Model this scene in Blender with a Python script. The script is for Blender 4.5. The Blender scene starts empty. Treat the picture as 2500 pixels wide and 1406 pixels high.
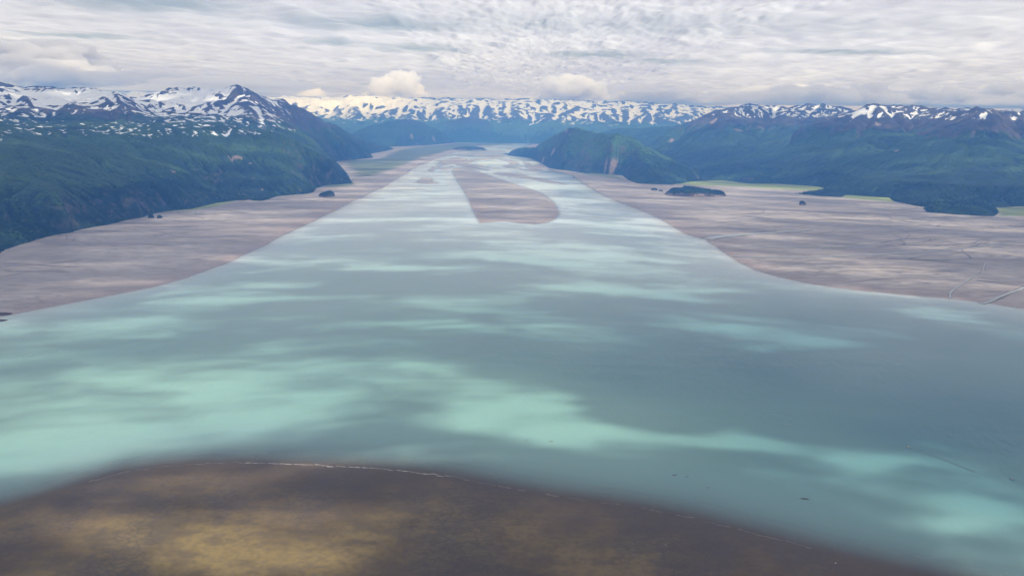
import bpy, bmesh, math, random
import numpy as np
from mathutils import Vector, Matrix

R = math.radians
random.seed(7)
rng = np.random.default_rng(11)
scene = bpy.context.scene
COL = scene.collection

# ------------------------------------------------------------------ camera
H = 900.0
FPX = 1960.0
PITCH, ROLL = R(11.9), R(1.0)
fw = np.array([0.0, math.cos(PITCH), -math.sin(PITCH)])
r0 = np.array([1.0, 0.0, 0.0])
u0 = np.array([0.0, math.sin(PITCH), math.cos(PITCH)])
rt = math.cos(ROLL) * r0 + math.sin(ROLL) * u0
up = -math.sin(ROLL) * r0 + math.cos(ROLL) * u0

cam = bpy.data.cameras.new("camera")
cam.lens = 36.0 * FPX / 2500.0
cam.sensor_width = 36.0
cam.clip_start = 1.0
cam.clip_end = 900000.0
camo = bpy.data.objects.new("camera", cam)
COL.objects.link(camo)
camo.matrix_world = Matrix(((rt[0], up[0], -fw[0], 0), (rt[1], up[1], -fw[1], 0), (rt[2], up[2], -fw[2], H), (0, 0, 0, 1)))
scene.camera = camo


def ray(px, py):
    return fw * FPX + rt * (px - 1250.0) + up * (703.0 - py)


def gp(px, py, z=0.0):
    """a point of the photograph that lies on the flat ground -> its place in the world"""
    d = ray(px, py)
    t = (z - H) / d[2]
    return (d[0] * t, d[1] * t)


def at(px, py, D):
    """a point of the photograph that lies D metres ahead -> its place in the world"""
    d = ray(px, py)
    t = D / d[1]
    return (d[0] * t, D, H + d[2] * t)


def gpoly(pts):
    return np.array([gp(*p) for p in pts])


# ------------------------------------------------------------------ sun
SUN_EL, SUN_AZ = R(47), R(138)          # azimuth clockwise from +Y: to the right and behind
S = np.array([math.sin(SUN_AZ) * math.cos(SUN_EL), math.cos(SUN_AZ) * math.cos(SUN_EL), math.sin(SUN_EL)])
DECK = 4500.0


# ------------------------------------------------------------------ numpy helpers
def pn(x, y, seed=0):
    xi = np.floor(x); yi = np.floor(y)
    fx = x - xi; fy = y - yi
    xi = xi.astype(np.int64); yi = yi.astype(np.int64)

    def g(ix, iy, dx, dy):
        h = (ix * 374761393 + iy * 668265263 + seed * 974634777) & 0xffffffff
        h = ((h ^ (h >> 13)) * 1274126177) & 0xffffffff
        a = (h & 0xffff).astype(np.float32) * np.float32(2 * np.pi / 65536.0)
        return np.cos(a) * dx + np.sin(a) * dy
    u = fx * fx * fx * (fx * (fx * 6 - 15) + 10); v = fy * fy * fy * (fy * (fy * 6 - 15) + 10)
    a = g(xi, yi, fx, fy); b = g(xi + 1, yi, fx - 1, fy)
    c = g(xi, yi + 1, fx, fy - 1); d = g(xi + 1, yi + 1, fx - 1, fy - 1)
    return 1.5 * ((a + (b - a) * u) * (1 - v) + (c + (d - c) * u) * v)


def fbm(x, y, size, octaves=5, seed=0, gain=0.5, ridged=False):
    x = x / size; y = y / size
    s = np.zeros_like(x); amp = 1.0; tot = 0
    for o in range(octaves):
        n = pn(x, y, seed + o * 17)
        if ridged:
            n = 1 - 2 * np.abs(n)
        s += amp * n; tot += amp
        amp *= gain; x = x * 2.03 + 11.7; y = y * 2.03 - 5.3
    return s / tot


def sdf(P, poly):
    """signed distance to a closed polygon, positive inside"""
    x, y = P
    d2 = np.full(x.shape, 1e18); ins = np.zeros(x.shape, bool)
    n = len(poly)
    for i in range(n):
        ax, ay = poly[i]; bx, by = poly[(i + 1) % n]
        ex, ey = bx - ax, by - ay
        L = ex * ex + ey * ey + 1e-9
        t = np.clip(((x - ax) * ex + (y - ay) * ey) / L, 0, 1)
        d2 = np.minimum(d2, (x - ax - t * ex) ** 2 + (y - ay - t * ey) ** 2)
        if ay != by:
            c = ((ay > y) != (by > y)) & (x < (bx - ax) * (y - ay) / (by - ay) + ax)
            ins ^= c
    d = np.sqrt(d2)
    return np.where(ins, d, -d)


def smooth(a, b, x):
    t = np.clip((x - a) / (b - a), 0, 1)
    return t * t * (3 - 2 * t)


def relax(h, fixed, val, it):
    for _ in range(it):
        p = np.pad(h, 1, mode='edge')
        h = 0.25 * (p[:-2, 1:-1] + p[2:, 1:-1] + p[1:-1, :-2] + p[1:-1, 2:])
        h = np.where(fixed, val, h)
    return h


def membrane(fixed, val):
    if min(fixed.shape) < 12:
        m = val[fixed].mean() if fixed.any() else 0
        return relax(np.where(fixed, val, m), fixed, val, 300)
    ny, nx = fixed.shape
    py, pxx = (-ny) % 2, (-nx) % 2
    f = np.pad(fixed, ((0, py), (0, pxx))); v = np.pad(np.where(fixed, val, 0.0), ((0, py), (0, pxx)))
    cnt = f.reshape(f.shape[0] // 2, 2, -1, 2).sum((1, 3))
    sm = v.reshape(v.shape[0] // 2, 2, -1, 2).sum((1, 3))
    c = membrane(cnt > 0, sm / np.maximum(cnt, 1))
    h = np.repeat(np.repeat(c, 2, 0), 2, 1)[:ny, :nx]
    return relax(np.where(fixed, val, h), fixed, val, 60)


NB = [(-1, -1), (-1, 0), (-1, 1), (0, -1), (0, 1), (1, -1), (1, 0), (1, 1)]


def flow(h, dx):
    ny, nx = h.shape
    p = np.pad(h, 1, mode='constant', constant_values=1e9)
    best = np.zeros_like(h); rec = np.arange(h.size).reshape(h.shape); ids = rec.copy()
    idp = np.pad(ids, 1, mode='edge')
    dist = np.full(h.shape, dx)
    for dy_, dx_ in NB:
        L = dx * math.hypot(dx_, dy_)
        s = (h - p[1 + dy_:1 + dy_ + ny, 1 + dx_:1 + dx_ + nx]) / L
        m = s > best
        best = np.where(m, s, best)
        rec = np.where(m, idp[1 + dy_:1 + dy_ + ny, 1 + dx_:1 + dx_ + nx], rec)
        dist = np.where(m, L, dist)
    rec = rec.ravel()
    n = h.size
    # depth of every cell in the drainage tree, by pointer doubling
    depth = (rec != np.arange(n)).astype(np.int64); r = rec.copy()
    for _ in range(13):
        nd = depth + depth[r]; r2 = r[r]
        if (r2 == r).all():
            break
        depth = nd; r = r2
    order = np.argsort(depth, kind='stable')
    bounds = np.searchsorted(depth[order], np.arange(depth.max() + 2))
    A = np.full(n, dx * dx)
    for k in range(len(bounds) - 2, 0, -1):
        c = order[bounds[k]:bounds[k + 1]]
        np.add.at(A, rec[c], A[c])
    return rec, dist.ravel(), order, bounds, A


def erode(h, dx, K, its, m=0.45, diff=0.05, lock=None):
    for _ in range(its):
        for _ in range(3):
            p = np.pad(h, 1, mode='edge')
            mn = np.minimum.reduce([p[1 + a:1 + a + h.shape[0], 1 + b:1 + b + h.shape[1]] for a, b in NB])
            h = np.where(h <= mn, mn + 0.05, h) if lock is None else np.where((h <= mn) & ~lock, mn + 0.05, h)
        rec, dist, order, bounds, A = flow(h, dx)
        F = (K * A ** m / dist)
        hf = h.ravel().copy()
        for k in range(1, len(bounds) - 1):
            c = order[bounds[k]:bounds[k + 1]]
            rc = rec[c]
            hf[c] = np.where(hf[c] > hf[rc], (hf[c] + F[c] * hf[rc]) / (1 + F[c]), hf[c])
        h = hf.reshape(h.shape)
        p = np.pad(h, 1, mode='edge')
        h = h + diff * (0.25 * (p[:-2, 1:-1] + p[2:, 1:-1] + p[1:-1, :-2] + p[1:-1, 2:]) - h)
    return h, A.reshape(h.shape)


def blur(a, n):
    for _ in range(n):
        p = np.pad(a, 1, mode='edge')
        a = (p[:-2, 1:-1] + p[2:, 1:-1] + p[1:-1, :-2] + p[1:-1, 2:] + 2 * a) / 6
    return a


# ------------------------------------------------------------------ objects
def tag(o, label=None, cat=None, group=None, kind=None):
    if label: o['label'] = label
    if cat: o['category'] = cat
    if group: o['group'] = group
    if kind: o['kind'] = kind
    return o


def mesh_obj(name, V, F, mat, attrs=None, parent=None, smooth_=True):
    """V (n,3); F an (m,k) index array or a list of index lists"""
    me = bpy.data.meshes.new(name)
    if isinstance(F, np.ndarray):
        k = F.shape[1]
        me.vertices.add(len(V)); me.vertices.foreach_set('co', np.asarray(V, np.float32).ravel())
        me.loops.add(F.size); me.loops.foreach_set('vertex_index', F.astype(np.int32).ravel())
        me.polygons.add(len(F))
        me.polygons.foreach_set('loop_start', np.arange(0, F.size, k, dtype=np.int32))
        me.polygons.foreach_set('use_smooth', np.full(len(F), smooth_, bool))
        me.update(calc_edges=True)
    else:
        me.from_pydata([tuple(v) for v in V], [], F); me.update()
        for p in me.polygons: p.use_smooth = smooth_
    for n_, a in (attrs or {}).items():
        at_ = me.attributes.new(n_, 'FLOAT', 'POINT')
        at_.data.foreach_set('value', np.asarray(a, np.float32).ravel())
    me.materials.append(mat)
    o = bpy.data.objects.new(name, me); COL.objects.link(o)
    if parent: o.parent = parent
    return o


def grid_faces(ny, nx, keep=None):
    i = np.arange(ny * nx).reshape(ny, nx)
    q = np.stack([i[:-1, :-1], i[:-1, 1:], i[1:, 1:], i[1:, :-1]], -1).reshape(-1, 4)
    if keep is not None:
        kf = keep.ravel()
        q = q[kf[q].any(1)]
    return q


def compact(V, F, attrs):
    used = np.zeros(len(V), bool); used[F.ravel()] = True
    idx = np.cumsum(used) - 1
    return V[used], idx[F], {k: np.asarray(a).ravel()[used] for k, a in attrs.items()}


# ------------------------------------------------------------------ materials
class NT:
    def __init__(s, name):
        s.m = bpy.data.materials.new(name); s.m.use_nodes = True
        s.t = s.m.node_tree; s.t.nodes.clear()
        s.out = s.t.nodes.new('ShaderNodeOutputMaterial')
        tc = s.t.nodes.new('ShaderNodeTexCoord'); s.P = tc.outputs['Object']

    def n(s, typ, **kw):
        nd = s.t.nodes.new(typ)
        for k, v in kw.items(): setattr(nd, k, v)
        return nd

    def put(s, sock, v):
        if isinstance(v, bpy.types.NodeSocket): s.t.links.new(v, sock)
        elif isinstance(v, (tuple, list)):
            sock.default_value = tuple(v) + ((1.0,) if len(v) == 3 and len(sock.default_value) == 4 else ())
        else: sock.default_value = v

    def attr(s, name):
        a = s.n('ShaderNodeAttribute', attribute_name=name); return a.outputs['Fac']

    def scale(s, v):
        m = s.n('ShaderNodeVectorMath', operation='MULTIPLY'); s.put(m.inputs[0], s.P); m.inputs[1].default_value = v
        return m.outputs[0]

    def noise(s, size, detail=4, rough=0.5, stretch=(1, 1, 1), dist=0.0, off=0.0):
        v = s.scale(tuple(k / size for k in stretch))
        if off:
            a = s.n('ShaderNodeVectorMath', operation='ADD'); s.t.links.new(v, a.inputs[0]); a.inputs[1].default_value = (off, off * 1.7, 0); v = a.outputs[0]
        t = s.n('ShaderNodeTexNoise'); s.t.links.new(v, t.inputs['Vector'])
        t.inputs['Scale'].default_value = 1.0; t.inputs['Detail'].default_value = detail
        t.inputs['Roughness'].default_value = rough; t.inputs['Distortion'].default_value = dist
        return t.outputs['Fac']

    def math(s, op, a, b=None, c=None, clamp=False):
        m = s.n('ShaderNodeMath', operation=op, use_clamp=clamp); s.put(m.inputs[0], a)
        if b is not None: s.put(m.inputs[1], b)
        if c is not None: s.put(m.inputs[2], c)
        return m.outputs[0]

    def step(s, x, a, b, o0=0.0, o1=1.0):
        m = s.n('ShaderNodeMapRange', interpolation_type='SMOOTHSTEP'); s.put(m.inputs['Value'], x)
        m.inputs['From Min'].default_value = a; m.inputs['From Max'].default_value = b
        m.inputs['To Min'].default_value = o0; m.inputs['To Max'].default_value = o1
        return m.outputs['Result']

    def mix(s, f, a, b):
        m = s.n('ShaderNodeMix', data_type='RGBA'); s.put(m.inputs[0], f); s.put(m.inputs[6], a); s.put(m.inputs[7], b)
        return m.outputs[2]

    def bump(s, h, strength=1.0, dist=1.0):
        b = s.n('ShaderNodeBump'); s.put(b.inputs['Height'], h); b.inputs['Strength'].default_value = strength
        b.inputs['Distance'].default_value = dist; return b.outputs[0]

    def bsdf(s, col, rough=0.8, normal=None, spec=0.5, ior=None):
        b = s.n('ShaderNodeBsdfPrincipled'); s.put(b.inputs['Base Color'], col); s.put(b.inputs['Roughness'], rough)
        s.put(b.inputs['Specular IOR Level'], spec)
        if ior: b.inputs['IOR'].default_value = ior
        if normal is not None: s.t.links.new(normal, b.inputs['Normal'])
        return b.outputs[0]

    def surf(s, sh):
        s.t.links.new(sh, s.out.inputs['Surface']); return s.m


def plain(name, col, rough=0.6, var=0.15, size=0.5):
    t = NT(name); f = t.noise(size, 3)
    c0 = tuple(k * (1 - var) for k in col); c1 = tuple(min(1, k * (1 + var)) for k in col)
    return t.surf(t.bsdf(t.mix(f, c0, c1), rough))


def mat_mud():
    t = NT('tidal_mud')
    near = t.attr('near'); sedge = t.attr('sedge')
    big = t.noise(900, 5, 0.55, (0.5, 1, 1)); fine = t.noise(60, 5, 0.6, (0.6, 1, 1)); vf = t.noise(9, 3, 0.6)
    c = t.mix(t.step(big, 0.40, 0.60), (0.25, 0.218, 0.21), (0.41, 0.365, 0.34))
    cn = t.mix(t.step(t.noise(260, 6, 0.62), 0.3, 0.7), (0.074, 0.050, 0.022), (0.150, 0.104, 0.048))
    yel = t.math('MULTIPLY', t.step(t.noise(420, 4, 0.5, off=3.1), 0.36, 0.6), t.attr('sun_gold'))
    cn = t.mix(yel, cn, (0.205, 0.150, 0.055))  # sunlit gold painted into the near mud colour
    # polygonal drainage cracks, in patches
    vor = t.n('ShaderNodeTexVoronoi', feature='DISTANCE_TO_EDGE')
    wv = t.n('ShaderNodeVectorMath', operation='ADD'); t.t.links.new(t.scale((1 / 26, 1 / 20, 1)), wv.inputs[0])
    nz = t.n('ShaderNodeTexNoise'); t.t.links.new(t.scale((1 / 30, 1 / 30, 1)), nz.inputs['Vector']); nz.inputs['Scale'].default_value = 1; nz.inputs['Detail'].default_value = 4
    t.t.links.new(nz.outputs['Color'], wv.inputs[1]); t.t.links.new(wv.outputs[0], vor.inputs['Vector']); vor.inputs['Scale'].default_value = 1.0
    crack = t.step(vor.outputs['Distance'], 0.14, 0.02)
    patch = t.step(t.noise(330, 4, 0.55, (1.4, 0.7, 1), off=7.7), 0.46, 0.57)
    crackf = t.math('MULTIPLY', crack, patch)
    cn = t.mix(t.math('MULTIPLY', crackf, 0.5), cn, (0.05, 0.042, 0.036))
    cn = t.mix(t.math('MULTIPLY', patch, 0.3), cn, (0.085, 0.07, 0.058))
    # thin wandering drainage lines on the big flats
    for size, off in ((1500, 1.3), (620, 5.9), (340, 12.1)):
        ln = t.math('ABSOLUTE', t.math('SUBTRACT', t.noise(size, 5, 0.58, (0.28, 1, 1), 0.6, off), 0.5))
        wet = t.math('MULTIPLY', t.step(ln, 0.011, 0.003), t.step(t.noise(1700, 3, 0.5, off=off + 4), 0.42, 0.55))
        c = t.mix(t.math('MULTIPLY', wet, 0.62), c, (0.062, 0.052, 0.052))
    c = t.mix(near, c, cn)
    c = t.mix(t.math('MULTIPLY', t.step(t.noise(16, 4, 0.65, off=6), 0.44, 0.62), t.math('MULTIPLY', near, 0.28)), c, (0.05, 0.037, 0.027))
    c = t.mix(t.step(fine, 0.42, 0.62, 0, 0.5), c, t.mix(near, (0.135, 0.112, 0.108), (0.060, 0.047, 0.036)))
    c = t.mix(t.step(vf, 0.55, 0.7, 0, 0.45), c, (0.11, 0.09, 0.08))
    c = t.mix(t.math('MULTIPLY', t.attr('bar'), 0.30), c, (0.42, 0.395, 0.38))
    # low places hold the dark wet mud, the last strip before the water is pinkish silt
    c = t.mix(t.math('MULTIPLY', t.attr('edge'), 0.6), c, t.mix(near, (0.24, 0.165, 0.15), (0.085, 0.07, 0.062)))
    sg = t.step(t.math('ADD', sedge, t.math('MULTIPLY', t.math('SUBTRACT', t.noise(420, 6, 0.68, (0.45, 1, 1), off=2.2), 0.5), 1.9)), 0.30, 0.85)
    green = t.mix(t.attr('lush'), (0.095, 0.125, 0.060), (0.21, 0.27, 0.075))
    c = t.mix(sg, c, green)
    rough = t.mix(near, (0.42, 0.42, 0.42), (0.6, 0.6, 0.6))
    rough = t.mix(sg, rough, (0.85, 0.85, 0.85))
    nrm = t.bump(t.math('ADD', t.math('MULTIPLY', fine, 1.0), t.math('MULTIPLY', vf, 0.25)), 0.5, 2.0)
    return t.surf(t.bsdf(c, rough, nrm, t.step(near, 0, 1, 0.5, 0.2)))


def mat_water(name, far_creek=False):
    t = NT(name)
    if far_creek:
        c = t.mix(t.noise(200, 3), (0.15, 0.18, 0.19), (0.20, 0.23, 0.24))
        return t.surf(t.bsdf(c, 0.15, None, 0.5, 1.33))
    silt = t.attr('silt'); mud = t.attr('silt_sheen')
    w = t.math('MULTIPLY', t.math('SUBTRACT', t.noise(900, 6, 0.55, (0.6, 1.0, 1), 0.6), 0.5), 0.35)
    s2 = t.math('ADD', silt, w, clamp=True)
    c = t.mix(s2, (0.020, 0.122, 0.165), (0.185, 0.345, 0.290))
    c = t.mix(mud, c, (0.48, 0.59, 0.63))
    c = t.mix(t.attr('shore'), c, (0.33, 0.295, 0.28))
    # wind ripples, short crests with longer swell under them
    rip = t.noise(26, 4, 0.6, (1.0, 0.45, 1)); sw = t.noise(110, 3, 0.5, (0.5, 1.0, 1), 0.4)
    h = t.math('ADD', t.math('MULTIPLY', rip, 0.8), sw)
    amp = t.step(t.noise(1300, 3, 0.5, off=5), 0.35, 0.7, 0.25, 1.0)
    nrm = t.bump(t.math('MULTIPLY', h, t.math('MULTIPLY', amp, t.math('ADD', t.attr('waves'), 0.12))), 0.8, 3.0)
    wat = t.bsdf(c, t.step(t.noise(1500, 4, 0.5, off=9), 0.3, 0.7, 0.14, 0.28), nrm, 0.5, 1.33)
    tr = t.n('ShaderNodeBsdfTransparent')
    mx = t.n('ShaderNodeMixShader'); t.t.links.new(t.attr('opaque'), mx.inputs[0]); t.t.links.new(tr.outputs[0], mx.inputs[1]); t.t.links.new(wat, mx.inputs[2])
    return t.surf(mx.outputs[0])


def mat_hill(name, snow_cut=0.5, veg=1.0):
    t = NT(name)
    snow = t.attr('snow'); rock = t.attr('rock'); lush = t.attr('lush')
    n1 = t.noise(700, 6, 0.6); n2 = t.noise(105, 5, 0.66, off=2); n3 = t.noise(28, 4, 0.6, off=4)
    g = lambda *c_: tuple(k_ * veg for k_ in c_)
    forest = t.mix(t.step(n2, 0.41, 0.59), g(0.009, 0.022, 0.018), g(0.019, 0.044, 0.026))
    alder = t.mix(n2, g(0.026, 0.062, 0.028), g(0.050, 0.100, 0.040))
    fl = t.step(t.math('ADD', lush, t.math('MULTIPLY', t.math('SUBTRACT', n1, 0.5), 1.3)), 0.48, 0.64)
    c = t.mix(fl, forest, alder)
    c = t.mix(t.step(n3, 0.46, 0.62, 0, 0.8), c, (0.012, 0.028, 0.020))
    rk = t.mix(t.step(n2, 0.3, 0.7), (0.040, 0.036, 0.042), (0.092, 0.078, 0.080))
    rf = t.step(t.math('ADD', rock, t.math('MULTIPLY', t.math('SUBTRACT', n2, 0.5), 0.9)), 0.42, 0.62)
    c = t.mix(rf, c, rk)
    scar = t.step(t.math('ADD', t.attr('scar'), t.math('MULTIPLY', t.math('SUBTRACT', n3, 0.5), 0.8)), 0.45, 0.7)
    c = t.mix(scar, c, t.mix(n2, (0.20, 0.155, 0.135), (0.36, 0.29, 0.25)))
    sv = t.math('ADD', snow, t.math('ADD', t.math('MULTIPLY', t.math('SUBTRACT', n2, 0.5), 0.85), t.math('MULTIPLY', t.math('SUBTRACT', n3, 0.5), 0.55)))
    sf = t.step(sv, snow_cut - 0.03, snow_cut + 0.05)
    c = t.mix(sf, c, (0.78, 0.82, 0.90))
    bh = t.math('ADD', t.math('MULTIPLY', n3, 1.0), t.math('MULTIPLY', n2, 1.6))
    nrm = t.bump(bh, 0.9, 16.0)
    return t.surf(t.bsdf(c, 0.85, nrm, 0.15))


def mat_trees(name, dark=1.0):
    t = NT(name)
    n = t.noise(45, 4, 0.6); n2 = t.noise(9, 2, 0.5, off=1)
    c = t.mix(t.step(n, 0.35, 0.68), tuple(k * dark for k in (0.010, 0.026, 0.018)), tuple(k * dark for k in (0.028, 0.062, 0.028)))
    c = t.mix(t.step(n2, 0.5, 0.8, 0, 0.5), c, (0.012, 0.026, 0.018))
    return t.surf(t.bsdf(c, 0.9, None, 0.1))


def mat_deck():
    t = NT('cloud_sheet')
    gap = t.attr('gap')
    a = t.noise(2200, 6, 0.6, (0.9, 0.58, 1), 0.9); b = t.noise(700, 4, 0.6, (0.9, 0.58, 1), 0.5, off=3)
    th = t.math('ADD', t.attr('sheet_tone'), t.math('ADD', t.math('MULTIPLY', t.math('SUBTRACT', a, 0.5), 0.75), t.math('MULTIPLY', t.math('SUBTRACT', b, 0.5), 0.35)))
    col = t.mix(t.step(th, 0.15, 0.95), (0.69, 0.695, 0.745), (0.48, 0.48, 0.545))
    tl = t.n('ShaderNodeBsdfTranslucent'); t.put(tl.inputs['Color'], col)
    df = t.n('ShaderNodeBsdfDiffuse'); df.inputs['Color'].default_value = (0.12, 0.12, 0.125, 1)
    ad = t.n('ShaderNodeAddShader'); t.t.links.new(tl.outputs[0], ad.inputs[0]); t.t.links.new(df.outputs[0], ad.inputs[1])
    tr = t.n('ShaderNodeBsdfTransparent')
    mx = t.n('ShaderNodeMixShader'); t.put(mx.inputs[0], gap); t.t.links.new(ad.outputs[0], mx.inputs[1]); t.t.links.new(tr.outputs[0], mx.inputs[2])
    return t.surf(mx.outputs[0])


def mat_volume(name, density, col, aniso=0.0, ab=1.0):
    t = NT(name)
    v = t.n('ShaderNodeVolumePrincipled'); v.inputs['Color'].default_value = (*col, 1); v.inputs['Density'].default_value = density
    v.inputs['Anisotropy'].default_value = aniso
    v.inputs['Absorption Color'].default_value = (ab, ab, ab, 1)
    t.t.links.new(v.outputs[0], t.out.inputs['Volume'])
    return t.m


M_MUD = mat_mud(); M_WATER = mat_water('silty_water'); M_CREEK = mat_water('creek_water', True)
M_BANK = plain('wet_bank_mud', (0.060, 0.050, 0.050), 0.45, 0.2, 40)
M_FOAM = plain('foam', (0.62, 0.60, 0.56), 0.8, 0.2, 8)
M_TREE = mat_trees('tree_foliage')

# ------------------------------------------------------------------ shore lines traced on the ground
left_bank = [(1240, 353.5), (1215, 355), (1180, 359.5), (1130, 366), (1090, 378), (1050, 392), (1010, 408), (985, 425), (960, 440), (930, 458), (900, 472), (860, 490), (810, 517), (760, 540), (720, 557), (680, 578), (640, 600), (590, 622), (540, 645), (490, 664), (440, 681), (390, 695), (330, 708), (260, 722), (180, 737), (100, 752), (30, 766), (0, 772), (-300, 820), (-800, 900)]
right_bank = [(1300, 352), (1290, 357), (1275, 364), (1262, 371), (1275, 379), (1305, 387), (1325, 398), (1335, 411), (1360, 418), (1400, 428), (1440, 455), (1480, 478), (1510, 492), (1560, 510), (1600, 525), (1640, 548), (1670, 568), (1700, 578), (1730, 584), (1738, 594), (1752, 602), (1770, 616), (1810, 641), (1850, 660), (1900, 675), (1960, 688), (2020, 698), (2100, 708), (2200, 718), (2300, 727), (2400, 737), (2500, 752), (2700, 775), (3200, 830)]
near_edge = [(-900, 1480), (-500, 1370), (0, 1240), (100, 1214), (200, 1180), (300, 1152), (400, 1137), (500, 1130), (600, 1129), (700, 1131), (800, 1136), (900, 1141), (1000, 1150), (1100, 1163), (1200, 1181), (1300, 1200), (1400, 1216), (1500, 1229), (1600, 1246), (1700, 1266), (1800, 1291), (1900, 1316), (2000, 1342), (2100, 1367), (2200, 1390), (2300, 1412), (2600, 1490), (3000, 1600)]
LB = gpoly(left_bank); RB = gpoly(right_bank); NE = gpoly(near_edge)
LAND_L = np.vstack([LB, [(-9000, 2500), (-60000, 2500), (-60000, 61000), (-300, 61000)]])
LAND_R = np.vstack([RB, [(60000, 3000), (60000, 61000), (-300, 61000), (-300, 31500)]])
LAND_N = np.vstack([NE, [(9000, 500), (9000, -9000), (-9000, -9000), (-9000, 500)]])
BARS = [
    ('main', [(1107, 415), (1113, 411), (1125, 409), (1145, 412), (1180, 425), (1230, 442), (1280, 458), (1320, 472), (1345, 490), (1358, 508), (1362, 524), (1352, 536), (1332, 544), (1305, 547), (1272, 545), (1242, 541), (1218, 540), (1195, 542), (1175, 545), (1167, 532), (1156, 510), (1146, 485), (1136, 468), (1124, 448), (1112, 430)]),
    ('a', [(1018, 446), (1026, 442), (1033, 434), (1046, 433), (1053, 438), (1051, 444), (1066, 446), (1067, 449), (1050, 449), (1034, 449)]),
    ('b', [(1208, 424), (1216, 421), (1240, 422), (1275, 427), (1290, 432), (1320, 436), (1350, 443), (1378, 451), (1350, 448), (1325, 443), (1300, 437), (1265, 433), (1240, 432), (1262, 430), (1225, 428)]),
    ('c', [(1046, 417), (1060, 409), (1085, 399), (1098, 395), (1112, 397), (1096, 401), (1078, 405), (1062, 412), (1053, 419)]),
    ('d', [(1072, 412), (1085, 409), (1103, 410), (1102, 406), (1096, 414), (1085, 415)]),
    ('e', [(1104, 398), (1130, 400), (1165, 403), (1193, 408), (1160, 406), (1135, 403), (1165, 410), (1191, 416), (1150, 411), (1125, 405)]),
    ('f', [(1095, 390), (1115, 387), (1133, 388), (1115, 390)]),
    ('g', [(1128, 395), (1145, 391), (1180, 386), (1215, 383), (1228, 385), (1200, 388), (1165, 391), (1150, 394), (1148, 398)]),
    ('h', [(1230, 407), (1248, 401), (1250, 398), (1232, 392), (1215, 388), (1240, 390), (1256, 397), (1252, 402), (1236, 407), (1270, 409), (1245, 411)]),
    ('i', [(1100, 381), (1130, 375), (1160, 374), (1205, 377), (1190, 380), (1150, 377)]),
    ('j', [(1174, 371), (1185, 368), (1220, 369), (1232, 372), (1205, 373)]),
    ('k', [(1258, 393), (1262, 400), (1265, 404), (1257, 399)]),
    ('l', [(1280, 395), (1290, 398), (1291, 405), (1284, 401)]),
    ('m', [(1302, 411), (1306, 408), (1311, 411)]),
    ('n', [(1265, 412), (1290, 415), (1312, 418), (1285, 417)]),
]
BARP = [gpoly(p) for _, p in BARS]
SEDGE = [  # polygon, lushness
    ([(815, 394), (912, 387), (963, 365), (1110, 350), (1292, 348), (1250, 353), (1180, 357), (1120, 366), (1040, 388), (985, 412), (940, 430), (880, 437), (862, 441), (840, 420)], 0.0),
    ([(1105, 350), (1300, 347.5), (1280, 353), (1180, 356)], 0.6),
    ([(1560, 449), (1650, 449), (1700, 441), (1760, 440), (1900, 450), (2020, 458), (1995, 467), (1900, 463), (1780, 455), (1700, 453)], 1.0),
    ([(2050, 476), (2170, 483), (2188, 494), (2060, 484)], 1.0),
    ([(2425, 506), (2600, 506), (2600, 524), (2500, 529), (2440, 529)], 0.5),
    ([(1330, 400), (1350, 412), (1440, 422), (1530, 428), (1560, 446), (1500, 440), (1420, 428), (1345, 414)], 0.1),
    ([(390, 520), (430, 513), (480, 507), (540, 494), (575, 490), (545, 500), (505, 508), (470, 515)], 0.8),
    ([(800, 452), (862, 447), (862, 452), (800, 458)], 0.5),
]

# ------------------------------------------------------------------ ground and water share one polar layout
th = np.unique(np.concatenate([np.arange(-42, 42.01, 0.13), np.arange(-180, -41, 6), np.arange(42, 181, 6)]))
rr = 300 * 1.0072 ** np.arange(0, int(math.log(190) / math.log(1.0072)) + 1)
TH, RR = np.meshgrid(np.radians(th), rr)
GX, GY = RR * np.sin(TH), RR * np.cos(TH)
gny, gnx = GX.shape
wob = 22 * fbm(GX, GY, 500, 4, 3) * np.clip(RR / 6000, 0.35, 1.6)      # ragged natural edge
P = (GX, GY)
sL = sdf(P, LAND_L) + wob; sR = sdf(P, LAND_R) + wob; sN = sdf(P, LAND_N) + 0.8 * wob
sB = np.full(GX.shape, -1e9)
for k, pb in enumerate(BARP):
    lo = pb.min(0) - 1500; hi = pb.max(0) + 1500
    m = (GX > lo[0]) & (GX < hi[0]) & (GY > lo[1]) & (GY < hi[1])
    sB[m] = np.maximum(sB[m], sdf((GX[m], GY[m]), pb) + 0.12 * wob[m])
braid = 420 * (fbm(GX + 500 * fbm(GX, GY, 2500, 3, 61), GY * 0.30, 900, 4, 62) - 0.33)
braid = np.where((RR > 13000) & (RR < 26000), np.minimum(braid, 60), -1e9)
sB = np.maximum(sB, braid * 1.0)
land = np.maximum.reduce([sL, sR, sN, sB])
GZ = np.where(land > 0, np.minimum(0.012 * land, 3.0 + 0.0006 * land), np.maximum(0.012 * land, -12.0))
GZ = np.minimum(GZ, 4.0)
near = smooth(-1500, 0, sN)
edge = np.exp(-np.maximum(land, 0) / np.where(near > 0.5, 90, 140)) * (RR < 9000)
sedge = np.zeros(GX.shape); lush = np.zeros(GX.shape)
for poly, lu in SEDGE:
    pw = gpoly(poly)
    lo = pw.min(0) - 500; hi = pw.max(0) + 500
    m = (GX > lo[0]) & (GX < hi[0]) & (GY > lo[1]) & (GY < hi[1])
    s_ = smooth(-120, 420 if lu < 0.5 else 90, sdf((GX[m], GY[m]), pw))
    lush[m] = np.where(s_ > sedge[m], np.maximum(lush[m] * (1 - s_), lu), lush[m])
    sedge[m] = np.maximum(sedge[m], s_)
ax_, ay_ = gp(560, 1340)
sun_gold = np.exp(-((GX - ax_) / 650) ** 2 - ((GY - ay_) / 260) ** 2)  # where the near mud is coloured as if sunlit
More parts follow.
